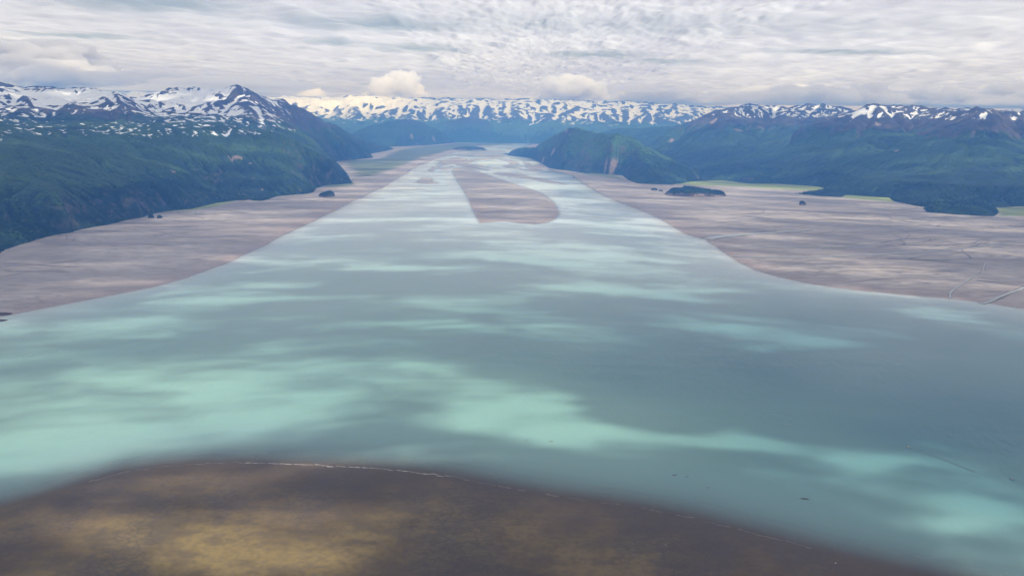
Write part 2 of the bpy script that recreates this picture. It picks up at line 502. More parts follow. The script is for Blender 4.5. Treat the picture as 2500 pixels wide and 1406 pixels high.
ax_, ay_ = gp(1440, 1400)
sun_gold = np.maximum(sun_gold, np.exp(-((GX - ax_) / 220) ** 2 - ((GY - ay_) / 160) ** 2))
V = np.stack([GX, GY, GZ], -1).reshape(-1, 3)
F = grid_faces(gny, gnx)
ground = mesh_obj('ground', V, F, M_MUD, dict(near=near, edge=edge, sedge=sedge, lush=lush, sun_gold=sun_gold, bar=smooth(-80, 20, sB)))
tag(ground, 'broad grey brown tidal mudflats and sandbars laced with channels around the estuary', 'mudflat', kind='structure')

# silt in the water, interpolated between places
anch = [(100, 1000, .95), (350, 950, 1.), (150, 850, .75), (700, 1000, .85), (1150, 950, .95), (1400, 1030, .9), (1550, 1110, .75), (1750, 1200, .6), (2000, 1150, .45), (2300, 1050, .18), (2450, 1000, .10), (2450, 850, .14), (2420, 1200, .38), (2200, 1250, .6), (2400, 1330, .7), (1250, 840, .55), (1600, 900, .35), (1900, 900, .18), (2100, 780, .2), (1700, 760, .35), (900, 760, .7), (1400, 680, .6), (500, 720, .75), (1200, 560, .65), (1250, 420, .65), (300, 800, .7), (800, 620, .7), (1600, 600, .55), (-500, 1000, .8), (3000, 1000, .1), (0, 1180, .7), (600, 1090, .6)]
wx, wy = GX.ravel(), GY.ravel()
LG = np.log(np.hypot(wx, wy)); TA = np.arctan2(wx, wy)
num = np.zeros(wx.shape); den = np.zeros(wx.shape)
for px, py, v in anch:
    x, y = gp(px, py)
    d2 = ((TA - math.atan2(x, y)) / 0.16) ** 2 + ((LG - math.log(math.hypot(x, y))) / 0.16) ** 2
    w = 1 / (d2 + 0.15) ** 2
    num += w * v; den += w
silt = (num / den).reshape(GX.shape)
susp_sheen = smooth(3000, 8500, RR) * 0.85 + 0.4 * np.exp(-np.maximum(-sN, 0) / 160.0) + 0.5 * np.exp(-np.maximum(-np.maximum(sL, sR), 0) / 220.0) + 0.25 * np.exp(-np.maximum(-sB, 0) / 150.0)  # distance term lightens far water for reflected sky; the others are shore silt
calm = smooth(9500, 3500, RR)
shore = np.clip(0.85 * np.exp(-np.maximum(-np.maximum(sL, sR), 0) / np.clip(RR * 0.012, 40, 110)), 0, 1)
dN = np.maximum(-sN, 0); dO = np.maximum(-np.maximum.reduce([sL, sR, sB]), 0)
op = np.minimum(1 - np.exp(-(dN / 95.0) ** 1.3), 1 - np.exp(-(dO / np.clip(RR * 0.0022, 6, 24)) ** 1.2))
VW = np.stack([GX, GY, np.zeros_like(GX)], -1).reshape(-1, 3)
keep = (land < 60)
FW = grid_faces(gny, gnx, keep)
v_, f_, a_ = compact(VW, FW, dict(silt=silt, silt_sheen=np.clip(susp_sheen, 0, 1), opaque=op, waves=calm, shore=shore))
water = mesh_obj('water', v_, f_, M_WATER, a_)
tag(water, 'milky turquoise silt laden bay water and the braided river mouth feeding it', 'water', kind='structure')


def ground_z(x, y):
    P = (np.array([x]), np.array([y]))
    l = max(sdf(P, LAND_L)[0], sdf(P, LAND_R)[0], sdf(P, LAND_N)[0], max(sdf(P, b)[0] for b in BARP))
    return min(0.012 * l, 3.0 + 0.0006 * l, 4.0) if l > 0 else 0.0


# ------------------------------------------------------------------ creeks on the flats: water strips with darker banks
def ribbon_mesh(pts, w0, w1, z=0.5, jit=0.25, follow=True):
    """a strip along world points, width w0 -> w1"""
    pts = np.array(pts, float)
    seg = np.hypot(*np.diff(pts, axis=0).T); s = np.concatenate([[0], np.cumsum(seg)])
    n = max(8, int(s[-1] / 45)); u = np.linspace(0, s[-1], n)
    x = np.interp(u, s, pts[:, 0]); y = np.interp(u, s, pts[:, 1])
    ph = rng.uniform(0, 1000)
    x = x + 10 * fbm(u + ph, np.zeros(n), 220, 3, 1); y = y + 16 * fbm(u + ph, np.ones(n) * 9, 260, 3, 2)
    tx, ty = np.gradient(x), np.gradient(y); L = np.hypot(tx, ty) + 1e-9
    nx, ny = -ty / L, tx / L
    w = np.interp(u, [0, s[-1]], [w0, w1]) * (1 + jit * fbm(u + ph, np.ones(n) * 33, 150, 3, 4)) * 0.5
    zz = np.array([ground_z(a, b) for a, b in zip(x, y)]) + z if follow else np.full(n, z)
    Vv = np.concatenate([np.stack([x + nx * w, y + ny * w, zz], -1), np.stack([x - nx * w, y - ny * w, zz], -1)])
    i = np.arange(n - 1)
    return Vv, np.stack([i, i + 1, i + 1 + n, i + n], -1)


def merge(parts):
    Vs, Fs, k = [], [], 0
    for v, f in parts:
        Vs.append(v); Fs.append(f + k); k += len(v)
    return np.vstack(Vs), np.vstack(Fs)


creeks = [
    ([(1725, 583), (1760, 578), (1800, 575), (1850, 571), (1900, 568), (1950, 565), (1985, 562)], 105, 18, 'widest pale creek, crossing the right mudflat farthest back'),
    ([(1755, 600), (1800, 602), (1880, 605), (1960, 606), (2040, 605), (2120, 601), (2180, 596)], 34, 16, 'thin pale creek between two others on the right mudflat'),
    ([(1790, 626), (1850, 629), (1930, 630), (2050, 627), (2150, 622), (2250, 617), (2330, 610), (2400, 603), (2460, 592)], 40, 14, 'long straight creek nearest the water on the right mudflat'),
    ([(2320, 728), (2318, 718), (2330, 706), (2352, 692), (2380, 675), (2400, 660), (2405, 645)], 11, 6, 'short hooked creek near the tip of the right mudflat'),
    ([(2395, 742), (2425, 733), (2450, 722), (2500, 703), (2560, 680)], 26, 16, 'creek at the right photo edge cutting off the last mud tongue'),
]
for pts, w0, w1, lab in creeks:
    pw = [gp(*p) for p in pts]
    v, f = ribbon_mesh(pw, w0 * 1.35, w1 * 1.7, 0.7)
    tag(mesh_obj('creek_bank', v, f, M_BANK), 'dark wet mud bank of the ' + lab, 'creek bank', kind='structure')
    v, f = ribbon_mesh(pw, w0, w1, 1.1)
    tag(mesh_obj('creek', v, f, M_CREEK), lab, 'creek', kind='structure')

parts = []


def gully(x, y, ang, length, w, depth=0):
    pts = [(x, y)]; a = ang; L = 0
    while L < length:
        a += random.gauss(0, 0.22); a += (ang - a) * 0.15
        st = random.uniform(60, 120); x += st * math.cos(a); y += st * math.sin(a); L += st
        pts.append((x, y))
        if depth < 2 and random.random() < (0.28 if depth == 0 else 0.12):
            gully(x, y, a + random.choice((-1, 1)) * random.uniform(0.4, 0.9), length * random.uniform(0.15, 0.4), w * 0.6, depth + 1)
    parts.append(ribbon_mesh(pts, w, w * 0.3, 0.6))


for i in range(60):                      # right flat: gullies drain towards the bay
    px = random.uniform(1720, 2480); py = random.uniform(490, 735)
    if py > 560 + (px - 1700) * 0.19 or py < 480 + (px - 1700) * 0.07: continue
    x, y = gp(px, py); gully(x, y, R(random.uniform(-12, 25)), random.uniform(500, 1900), random.uniform(14, 26))
for i in range(16):                      # left flat
    px = random.uniform(120, 800); py = 700 - (px - 100) * 0.27 + random.uniform(-70, -5)
    x, y = gp(px, py); gully(x, y, R(180 + random.uniform(-35, 25)), random.uniform(300, 900), random.uniform(10, 18))
for i in range(16):                      # the big bar's left flank
    t_ = random.uniform(0, 1); x, y = gp(1118 + 50 * t_ + random.uniform(2, 12), 450 + 80 * t_)
    gully(x, y, R(random.uniform(-6, 16)), random.uniform(250, 700), random.uniform(12, 22), 1)
v, f = merge(parts)
tag(mesh_obj('mud_gullies', v, f, M_BANK), 'dark branching drainage gullies scored into the mudflats', 'gullies', kind='stuff')

# foam along the near shore
parts = []
fo = [(p[0], p[1]) for p in near_edge if 150 <= p[0] <= 2000]
for a, b in zip(fo[:-1], fo[1:]):
    for k in range(6):
        if random.random() < (0.25 if not 600 <= a[0] <= 1100 else 0.02): continue
        t0, t1 = k / 6, (k + random.uniform(0.7, 1.05)) / 6
        q0 = (a[0] + (b[0] - a[0]) * t0, a[1] + (b[1] - a[1]) * t0 + 1.5); q1 = (a[0] + (b[0] - a[0]) * t1, a[1] + (b[1] - a[1]) * t1 + 1.5)
        w = random.uniform(1.6, 3.4) if 600 <= a[0] <= 1050 else random.uniform(0.4, 1.2)
        x0, y0 = gp(*q0); x1, y1 = gp(*q1)
        parts.append(ribbon_mesh([(x0, y0), ((x0 + x1) / 2, (y0 + y1) / 2), (x1, y1)], w, w * 0.5, 0.5, 0.9))
v, f = merge(parts)
tag(mesh_obj('foam_line', v, f, M_FOAM), 'thin broken white foam line along the edge of the near brown mudflat', 'foam', kind='stuff')


# ------------------------------------------------------------------ mountains
def massif(name, label, foot, ridges, x0, x1, y0, y1, dx, mat, noise_amp=0.18, K=0.055, its=12, snowline=700, snowrange=350, seed=1,
           bluff=30, scars=(), lushpts=(), canopy=9.0, rough=1.0, maxz=1770, snowpts=(), cut=0.46, rounded=0):
    xs = np.arange(x0, x1, dx); ys = np.arange(y0, y1, dx)
    X, Y = np.meshgrid(xs, ys)
    sd = sdf((X, Y), foot) + 0.8 * dx * fbm(X, Y, 12 * dx, 4, seed + 5)
    fixed = sd < 0
    val = np.where(fixed, np.maximum(-25, 0.25 * sd) - 2, 0.0)
    ridge_mask = np.zeros(X.shape, bool)
    for rg in ridges:
        pts = np.array([at(*p) if len(p) == 3 else p[:3] for p in rg])
        seg = np.linalg.norm(np.diff(pts[:, :2], axis=0), axis=1); s = np.concatenate([[0], np.cumsum(seg)])
        u = np.arange(0, s[-1], dx * 0.45)
        qx = np.interp(u, s, pts[:, 0]); qy = np.interp(u, s, pts[:, 1]); qz = np.interp(u, s, pts[:, 2])
        j = 2.2 * dx * fbm(u, u * 0 + seed * 7.7, 900, 4, seed + 3)
        qx = qx + j; qy = qy + 2.2 * dx * fbm(u, u * 0 + seed * 3.1, 900, 4, seed + 4)
        qz = qz + rough * 0.034 * qz * fbm(u, u * 0 + 5.5 + seed, 14 * dx, 5, seed + 6, 0.62)
        ix = np.round((qx - x0) / dx).astype(int); iy = np.round((qy - y0) / dx).astype(int)
        ok = (ix >= 0) & (iy >= 0) & (ix < len(xs)) & (iy < len(ys))
        ix, iy, qz = ix[ok], iy[ok], qz[ok]
        ok2 = ~(fixed[iy, ix] & ~ridge_mask[iy, ix])
        ix, iy, qz = ix[ok2], iy[ok2], qz[ok2]
        val[iy, ix] = np.where(ridge_mask[iy, ix], np.maximum(val[iy, ix], qz), qz)
        ridge_mask[iy, ix] = True; fixed[iy, ix] = True
    h = membrane(fixed, val)
    if rounded: h = np.where(sd > 0, blur(h, rounded), h)
    inside = sd > 0
    # broken ground: more relief on higher ground
    wx_ = X + 260 * fbm(X, Y, 1700, 3, seed + 21); wy_ = Y + 260 * fbm(X, Y, 1700, 3, seed + 22)
    rel = np.clip(h, 0, 1400)
    away = 1 - np.exp(-blur((~ridge_mask).astype(float), 6) ** 8 * 3)
    nz = fbm(wx_, wy_, 1500, 6, seed + 30, 0.52, True)
    h = h + inside * (rel * noise_amp * (nz - 0.15) * (0.35 + 0.65 * away) + (14 + 0.05 * rel) * fbm(wx_, wy_, 520, 5, seed + 40, 0.55, True) * smooth(0, 120, sd))
    h = h + inside * bluff * smooth(0, 90, sd) * np.clip(0.6 + fbm(X, Y, 900, 3, seed + 44), 0.1, 1.4)
    lock = ~inside
    h, A = erode(h, dx, K, its, lock=lock)
    h = np.where(inside, np.maximum(h, 0.6 * np.minimum(sd, 14)), np.minimum(h, -2))
    h = np.minimum(h, maxz)
    gy, gx = np.gradient(h, dx)
    slope = np.hypot(gx, gy)
    conc = blur(h, 6) - h                                     # > 0 in hollows
    conc2 = blur(h, 30) - h
    la = np.log10(A / dx / dx + 1)
    trees = smooth(820, 420, h + 120 * fbm(X, Y, 600, 4, seed + 50)) * inside
    can = canopy * trees * fbm(X, Y, 3.0 * dx, 3, seed + 60, 0.8) * smooth(5, 60, sd)
    snow = 0.5 + (h - snowline) / snowrange * 0.5
    snow = np.clip(snow, -0.6, 0.80)
    snow += np.clip(conc / (0.22 * dx), -0.55, 0.5) * 0.42 + 0.34 * fbm(X * 1.4, Y, 6 * dx, 4, seed + 71, 0.6) + np.clip(conc2 / (1.2 * dx), -0.5, 0.5) * 0.4
    snow += 0.10 * (la - 1.2) - 0.42 * smooth(0.55, 1.1, slope) + 0.30 * fbm(X, Y, 1100, 4, seed + 70)
    snow = np.where(h + (60 + 180 * (cut - 0.46)) * fbm(X, Y, 500, 3, seed + 72) < snowline - cut * snowrange, snow - 0.8, snow)
    for (px, py, D, rad, amt) in snowpts:
        sx, sy, _ = at(px, py, D); snow += amt * np.exp(-((X - sx) ** 2 + (Y - sy) ** 2) / rad ** 2)
    rock = smooth(0.5, 1.0, slope) * 0.55 + smooth(560, 980, h) * 0.75 + 0.15 * fbm(X, Y, 500, 4, seed + 80) - 0.1
    scar = np.zeros(X.shape)
    for (px, py, D, rx, ry) in scars:
        sx, sy = at(px, py, D)[:2] if D else gp(px, py)
        dd = ((X - sx) / rx) ** 2 + ((Y - sy) / ry) ** 2
        scar = np.maximum(scar, np.exp(-dd) * smooth(0.15, 0.5, slope + 0.25))
    scar = scar * (0.75 + 0.6 * fbm(X, Y, 160, 4, seed + 85))
    lush_ = 0.38 + 0.35 * smooth(150, 520, h) * smooth(950, 600, h) - 0.12 * la / 3 + 0.16 * np.clip(-conc / (0.25 * dx), -1, 1)
    for (px, py, D, rx, ry, amt) in lushpts:
        sx, sy = at(px, py, D)[:2]
        lush_ += amt * np.exp(-((X - sx) / rx) ** 2 - ((Y - sy) / ry) ** 2)
    Vv = np.stack([X, Y, h + can], -1).reshape(-1, 3)
    keep = (sd > -2.0 * dx)
    Ff = grid_faces(len(ys), len(xs), keep)
    v, f, a = compact(Vv, Ff, dict(snow=snow, rock=rock, scar=scar, lush=lush_))
    o = mesh_obj(name, v, f, mat, a)
    tag(o, label, 'mountain' if 'mountain' in name or 'range' in name else 'hill', kind='structure')
    return dict(o=o, X=X, Y=Y, h=h, sd=sd, slope=slope, dx=dx, x0=x0, y0=y0)


M_HILL = mat_hill('mountain_ground')
M_FAR = mat_hill('far_range_ground', veg=2.0)
M_HEAD = mat_hill('headland_ground', veg=1.7)

k = 1000.0
footL = np.vstack([gpoly([(-900, 830), (-300, 690), (0, 622), (30, 607), (100, 585), (180, 565), (270, 549), (360, 528), (400, 518), (470, 511), (530, 497), (580, 490), (640, 492), (660, 488), (672, 481), (740, 475), (765, 472), (775, 460), (800, 453), (862, 449), (852, 430), (835, 410), (820, 395), (912, 386), (905, 376), (940, 370), (963, 365), (950, 359)]), [(-4200, 27 * k), (-17 * k, 27 * k), (-17 * k, 3 * k)]])
ridL = [
    [(-500, 232, 13 * k), (-150, 226, 13 * k), (0, 232, 12.8 * k), (60, 226, 13 * k), (95, 221, 13 * k), (160, 229, 13 * k), (240, 232, 13.4 * k), (290, 266, 13.5 * k), (350, 274, 14 * k), (385, 250, 14 * k), (440, 234, 14 * k), (500, 226, 14 * k), (545, 222, 14 * k), (592, 221, 14 * k), (622, 238, 14.2 * k), (650, 252, 14.5 * k), (700, 264, 15 * k), (750, 282, 16 * k), (800, 303, 17.5 * k), (850, 326, 19 * k), (900, 350, 20.5 * k), (945, 364, 22 * k)],
    [(240, 232, 13.4 * k), (262, 250, 12.6 * k), (272, 257, 12 * k), (290, 285, 11.4 * k), (300, 312, 10.9 * k)],
    [(190, 245, 12.9 * k), (160, 268, 12.2 * k), (148, 275, 11.8 * k), (120, 305, 11.0 * k), (95, 325, 10.2 * k)],
    [(95, 221, 13 * k), (50, 255, 12.2 * k), (0, 280, 11.4 * k), (-60, 310, 10.6 * k)],
    [(340, 262, 12.6 * k), (400, 292, 12.2 * k), (450, 305, 11.8 * k), (500, 322, 11.2 * k)], [(290, 266, 13.5 * k), (340, 262, 12.6 * k)],
    [(592, 221, 14 * k), (605, 243, 13.5 * k), (628, 278, 13 * k), (640, 305, 12.5 * k), (640, 328, 11.8 * k)],
    [(605, 243, 13.5 * k), (560, 275, 13 * k), (520, 300, 12.4 * k)],
    [(750, 282, 16 * k), (790, 318, 16.3 * k), (845, 352, 16.8 * k), (893, 377, 17.3 * k)],
    [(650, 252, 14.5 * k), (690, 300, 13.8 * k), (740, 335, 13 * k), (770, 365, 12.2 * k)],
    [(-400, 345, 7 * k), (-200, 342, 7.5 * k), (0, 340, 8 * k), (150, 336, 9 * k), (300, 333, 9.5 * k), (450, 326, 10 * k), (560, 318, 10.5 * k), (640, 332, 10.5 * k), (720, 352, 10.6 * k), (780, 378, 10.7 * k), (826, 412, 10.7 * k), (848, 436, 10.7 * k)],
    [(560, 318, 10.5 * k), (560, 372, 9.8 * k), (545, 415, 9.3 * k), (530, 455, 8.9 * k), (520, 480, 8.6 * k)],
    [(680, 345, 10.5 * k), (690, 385, 10.1 * k), (700, 430, 9.6 * k), (690, 460, 9.3 * k)],
    [(150, 336, 9 * k), (230, 400, 8 * k), (300, 455, 7.3 * k), (350, 500, 6.8 * k)],
    [(0, 340, 8 * k), (60, 410, 7 * k), (140, 480, 6.2 * k), (200, 530, 5.7 * k)],
    [(330, 360, 9 * k), (400, 415, 8.4 * k), (440, 460, 7.9 * k), (455, 492, 7.6 * k)],
]
scarL = [(612, 427, 9.6 * k, 35, 60), (680, 300, 13.2 * k, 60, 200), (590, 482, 8.7 * k, 90, 50), (605, 488, 8.5 * k, 60, 40), (472, 475, 8.4 * k, 25, 45), (425, 450, 8.3 * k, 28, 60), (575, 395, 9.6 * k, 130, 80), (362, 492, 7.2 * k, 20, 40), (730, 465, 9.4 * k, 60, 30), (640, 466, 9 * k, 24, 60)]
lushL = [(500, 370, 9.8 * k, 500, 400, .3), (700, 400, 10 * k, 350, 300, .3), (520, 460, 8.8 * k, 300, 200, .3), (100, 380, 8.2 * k, 900, 500, .2), (440, 345, 10 * k, 300, 300, .35), (100, 520, 5.9 * k, 700, 500, .1)]
TL = massif('left_mountains', 'snow streaked mountain block with forested lower slopes along the left shore', footL, ridL, -15.5 * k, -1.2 * k, 3.4 * k, 23.5 * k, 26, M_HILL,
            seed=3, snowline=830, snowrange=420, scars=scarL, lushpts=lushL, bluff=35, snowpts=[(190, 268, 12.5 * k, 620, .55), (90, 262, 12.5 * k, 450, .3), (470, 262, 13.6 * k, 500, .45), (520, 250, 13.8 * k, 350, .3), (350, 280, 13.4 * k, 500, .35), (640, 262, 13.8 * k, 350, -.4), (270, 300, 11.2 * k, 500, -.5), (150, 300, 11.2 * k, 500, -.35)])

footR = np.vstack([gpoly([(1560, 448), (1640, 452), (1700, 443), (1760, 441), (1830, 449), (1900, 450), (2000, 457), (2015, 461), (1990, 467), (1945, 474), (2000, 480), (2055, 483), (2065, 477), (2170, 484), (2178, 492), (2215, 500), (2255, 507), (2262, 519), (2330, 525), (2430, 530), (2442, 522), (2430, 508), (2500, 505), (2700, 512), (3100, 540)]), [(20 * k, 9 * k), (20 * k, 25 * k), (1.9 * k, 25 * k), (2.6 * k, 17 * k), (2.4 * k, 13 * k)]])
ridR = [
    [(1450, 330, 24 * k), (1500, 320, 24 * k), (1560, 325, 23 * k), (1620, 328, 21.5 * k), (1660, 312, 20 * k), (1700, 297, 19.5 * k), (1745, 280, 19 * k), (1790, 262, 19 * k), (1815, 268, 19 * k), (1860, 271, 19 * k), (1900, 269, 19.5 * k), (1950, 268, 20 * k), (2000, 268, 20 * k), (2050, 275, 20 * k), (2095, 289, 19 * k), (2150, 296, 18.3 * k), (2200, 291, 18.6 * k), (2270, 288, 19 * k), (2350, 296, 19 * k), (2420, 299, 18 * k), (2480, 290, 17.3 * k), (2530, 275, 17 * k), (2700, 265, 17 * k)],
    [(1930, 322, 14.8 * k), (1985, 312, 15 * k), (2030, 302, 15 * k), (2070, 288, 15.2 * k), (2105, 276, 15.3 * k), (2134, 262, 15.5 * k), (2160, 284, 15 * k), (2185, 304, 14.5 * k), (2215, 326, 14 * k), (2248, 352, 13.3 * k)],
    [(2134, 262, 15.5 * k), (2140, 282, 17 * k), (2150, 296, 18.3 * k)],
    [(2134, 262, 15.5 * k), (2120, 310, 14.6 * k), (2085, 350, 13.8 * k), (2050, 385, 13 * k)],
    [(2262, 355, 12.6 * k), (2295, 330, 13 * k), (2332, 310, 13.2 * k), (2372, 290, 13.3 * k), (2402, 275, 13.5 * k), (2432, 287, 13.7 * k), (2470, 298, 14 * k), (2510, 303, 14.2 * k), (2650, 302, 14.5 * k)],
    [(2402, 275, 13.5 * k), (2400, 320, 12.7 * k), (2370, 360, 12 * k), (2340, 395, 11.3 * k)],
    [(2470, 298, 14 * k), (2500, 340, 12.8 * k), (2520, 385, 11.8 * k)], [(2510, 303, 14.2 * k), (2530, 273, 17 * k)],
    [(1790, 262, 19 * k), (1775, 305, 18 * k), (1745, 345, 17 * k), (1715, 375, 16 * k)],
    [(1900, 269, 19.5 * k), (1875, 310, 18 * k), (1850, 350, 16.6 * k), (1830, 385, 15.3 * k)],
    [(2000, 268, 20 * k), (1960, 300, 18 * k), (1940, 345, 16 * k), (1920, 380, 14.8 * k)],
    [(1700, 297, 19.5 * k), (1660, 340, 18.5 * k), (1640, 370, 17.5 * k)],
    [(1740, 428, 12.6 * k), (1900, 428, 12.1 * k), (2050, 438, 11.3 * k), (2200, 452, 10.4 * k), (2350, 462, 9.8 * k), (2500, 470, 9.5 * k), (2800, 470, 9.3 * k)],
    [(1980, 465, 10.5 * k), (2020, 466, 10.3 * k)], [(2210, 492, 9.1 * k), (2290, 496, 8.7 * k), (2380, 505, 8.4 * k), (2415, 512, 8.3 * k)],
]
scarR = [(1640, 340, 18.5 * k, 120, 200), (1800, 335, 17.5 * k, 150, 150), (1740, 310, 18.5 * k, 150, 200), (2145, 310, 14.4 * k, 60, 260), (2170, 345, 13.6 * k, 40, 200), (2000, 477, 10.2 * k, 60, 30), (1890, 449, 11.7 * k, 60, 30), (2185, 395, 12.6 * k, 60, 120), (1640, 400, 14 * k, 60, 50)]
lushR = [(2000, 410, 12.6 * k, 900, 300, .2), (1750, 400, 14.5 * k, 700, 500, .2), (2350, 400, 11.2 * k, 700, 400, .15), (1790, 425, 12.6 * k, 250, 150, .35), (2300, 480, 9.4 * k, 500, 150, .25), (2100, 340, 14 * k, 500, 300, .2)]
TR = massif('right_mountains', 'green mountains with snow patches and a forested apron behind the right mudflat', footR, ridR, 1.5 * k, 19 * k, 7.6 * k, 25 * k, 29, M_HILL,
            seed=9, snowline=1210, snowrange=420, snowpts=[(2085, 288, 15.1 * k, 430, .75), (2020, 312, 14.8 * k, 350, .45), (2270, 297, 17.2 * k, 900, .65), (1900, 282, 18.8 * k, 600, .35), (2060, 285, 18.5 * k, 700, .3), (2405, 305, 13.1 * k, 150, .55), (2480, 300, 15.5 * k, 700, .5), (1830, 285, 18.3 * k, 400, .25), (2340, 320, 12.9 * k, 180, .3)], scars=scarR, lushpts=lushR, bluff=14, canopy=8, rough=0.8)

footH = np.vstack([gpoly([(1227, 376), (1250, 381), (1280, 384), (1300, 387), (1322, 398), (1340, 411), (1400, 419), (1432, 424), (1450, 424), (1520, 429), (1534, 441), (1558, 449), (1640, 452), (1700, 443)]), [(3500, 14 * k), (2950, 17 * k), (1500, 20.3 * k), (200, 21.8 * k)]])
ridH = [
    [(1240, 370, 20.5 * k), (1262, 364, 20.2 * k), (1300, 360, 19 * k), (1338, 342, 17.5 * k), (1358, 330, 17 * k), (1376, 321, 16.5 * k), (1402, 317, 16 * k), (1440, 327, 15.2 * k), (1470, 335, 14.8 * k), (1500, 331, 14.3 * k), (1530, 337, 14 * k), (1560, 352, 13.7 * k), (1590, 376, 13.4 * k), (1640, 398, 13 * k), (1690, 416, 12.8 * k)],
    [(1500, 331, 14.3 * k), (1490, 365, 13.7 * k), (1485, 395, 13.3 * k)],
    [(1402, 317, 16 * k), (1385, 350, 15.5 * k), (1375, 385, 14.8 * k)],
    [(1560, 352, 13.7 * k), (1575, 390, 13 * k), (1590, 415, 12.4 * k), (1590, 432, 11.95 * k)],
    [(1548, 437, 11.9 * k), (1562, 424, 12 * k), (1590, 424, 12 * k), (1630, 436, 11.9 * k)],
]
scarH = [(1385, 335, 16.3 * k, 70, 200), (1390, 365, 15.8 * k, 35, 160), (1350, 385, 16.2 * k, 70, 260), (1325, 392, 17 * k, 60, 300), (1450, 412, 13.4 * k, 140, 70), (1470, 415, 13.1 * k, 120, 60), (1510, 415, 13 * k, 110, 60), (1548, 436, 11.95 * k, 55, 50), (1560, 440, 11.8 * k, 30, 50), (1500, 375, 13.7 * k, 110, 60), (1530, 395, 13.4 * k, 90, 50), (1480, 385, 13.8 * k, 60, 60)]
lushH = [(1510, 335, 14.3 * k, 420, 380, .5), (1450, 350, 15 * k, 400, 450, .3), (1420, 370, 15 * k, 150, 150, .25)]
TH_ = massif('headland_hill', 'rounded green headland hill with reddish rock scars at the right side of the river mouth', footH, ridH, -0.5 * k, 3.8 * k, 11.2 * k, 22 * k, 17, M_HEAD,
             seed=17, snowline=3000, snowrange=300, scars=scarH, lushpts=lushH, bluff=18, noise_amp=0.09, K=0.012, its=10, rough=0.5, rounded=14)

footC = np.vstack([gpoly([(925, 362), (960, 358.5), (1000, 357), (1050, 354.5), (1095, 350.5), (1118, 348.5)]), [(-1300, 31.2 * k), (-3.5 * k, 32 * k), (-6.8 * k, 30 * k), (-5.8 * k, 24.6 * k)]])
ridC = [[(872, 324, 27 * k), (910, 309, 26.8 * k), (940, 303, 26.6 * k), (985, 294, 26.8 * k), (1012, 298, 27.2 * k), (1040, 306, 27.8 * k), (1078, 323, 28.8 * k), (1102, 341, 29.8 * k)], [(985, 294, 26.8 * k), (965, 330, 25.3 * k)], [(1040, 306, 27.8 * k), (1046, 335, 26.9 * k)]]
scarC = [(1005, 326, 26.2 * k, 110, 260), (1030, 336, 26.2 * k, 240, 200), (1060, 322, 27.6 * k, 90, 260), (1068, 338, 27.4 * k, 80, 160)]
TC = massif('valley_hill', 'blue green domed hill with pale rock scar at the back of the valley floor', footC, ridC, -7.2 * k, -1 * k, 22.3 * k, 32.2 * k, 34, M_HILL,
            seed=23, snowline=3000, snowrange=300, scars=scarC, lushpts=[(925, 330, 25 * k, 400, 300, .4)], bluff=30, noise_amp=0.12, K=0.015, its=10)

footF = np.array([(-27 * k, 24 * k), (-6 * k, 26.5 * k), (-3.4 * k, 30.3 * k), (-1.6 * k, 30.2 * k), (1.2 * k, 30.2 * k), (2.0 * k, 27.5 * k), (4 * k, 25.5 * k), (30 * k, 22 * k), (30 * k, 48 * k), (-27 * k, 48 * k)])
sky = [(-900, 250), (-400, 240), (0, 222), (60, 228), (130, 236), (200, 240), (262, 231), (300, 238), (345, 229), (380, 242), (450, 250), (600, 255), (650, 247), (690, 246), (740, 250), (800, 252), (838, 245), (860, 238), (885, 245), (930, 247), (1000, 249), (1060, 253), (1130, 249), (1200, 251), (1300, 252), (1400, 256), (1480, 257), (1560, 261), (1640, 264), (1700, 268), (1760, 272), (1900, 284), (2200, 285), (2500, 290), (3000, 300)]
ridF = [[(x, y, 36 * k) for x, y in sky]]
random.seed(5)
for x in range(-60, 1900, 62):
    xx = x + random.uniform(-15, 15)
    yy = float(np.interp(xx, [p[0] for p in sky], [p[1] for p in sky]))
    d = random.uniform(-0.5, 0.6)
    sl = random.choice((-1, 1)) * random.uniform(4, 26)
    ridF.append([(xx, yy, 36 * k), (xx + sl * 0.35, yy + random.uniform(3, 9), 35 * k + 300 * d), (xx + sl * 0.7, yy + random.uniform(17, 27), 34 * k), (xx + sl, yy + random.uniform(38, 48), 32.8 * k)])
    if random.random() < 0.55:
        ridF.append([(xx + sl * 0.35, yy + 8, 35 * k), (xx + sl * 0.35 - sl * 0.8, yy + random.uniform(24, 34), 33.8 * k), (xx - sl * 0.9, yy + random.uniform(48, 55), 32.6 * k)])
ridF += [[(1045, 318, 31 * k), (1080, 302, 31 * k), (1112, 295, 31 * k), (1150, 290, 31 * k), (1185, 296, 31 * k), (1212, 313, 31.3 * k), (1240, 330, 31.4 * k)],
         [(1080, 334, 30.7 * k), (1130, 331, 30.7 * k), (1180, 333, 30.8 * k), (1260, 326, 31 * k), (1330, 320, 31 * k), (1380, 313, 31 * k), (1440, 318, 30 * k), (1500, 322, 29.5 * k), (1560, 328, 28.5 * k)],
         [(780, 296, 31 * k), (830, 310, 30 * k), (880, 330, 29.5 * k)], [(-100, 280, 33 * k), (200, 285, 33 * k)]]
TF = massif('far_mountain_range', 'long snow covered mountain range closing the head of the valley under the clouds', footF, ridF, -26 * k, 30 * k, 22 * k, 42 * k, 62, M_FAR,
            seed=31, snowline=1120, snowrange=560, noise_amp=0.22, K=0.03, its=12, bluff=20, rough=4.2, canopy=6, cut=0.85, snowpts=[(850, 262, 35.4 * k, 3200, .25), (1010, 258, 35.6 * k, 2400, .1), (300, 250, 35.5 * k, 9000, .5), (1420, 262, 35.5 * k, 1800, .2)])

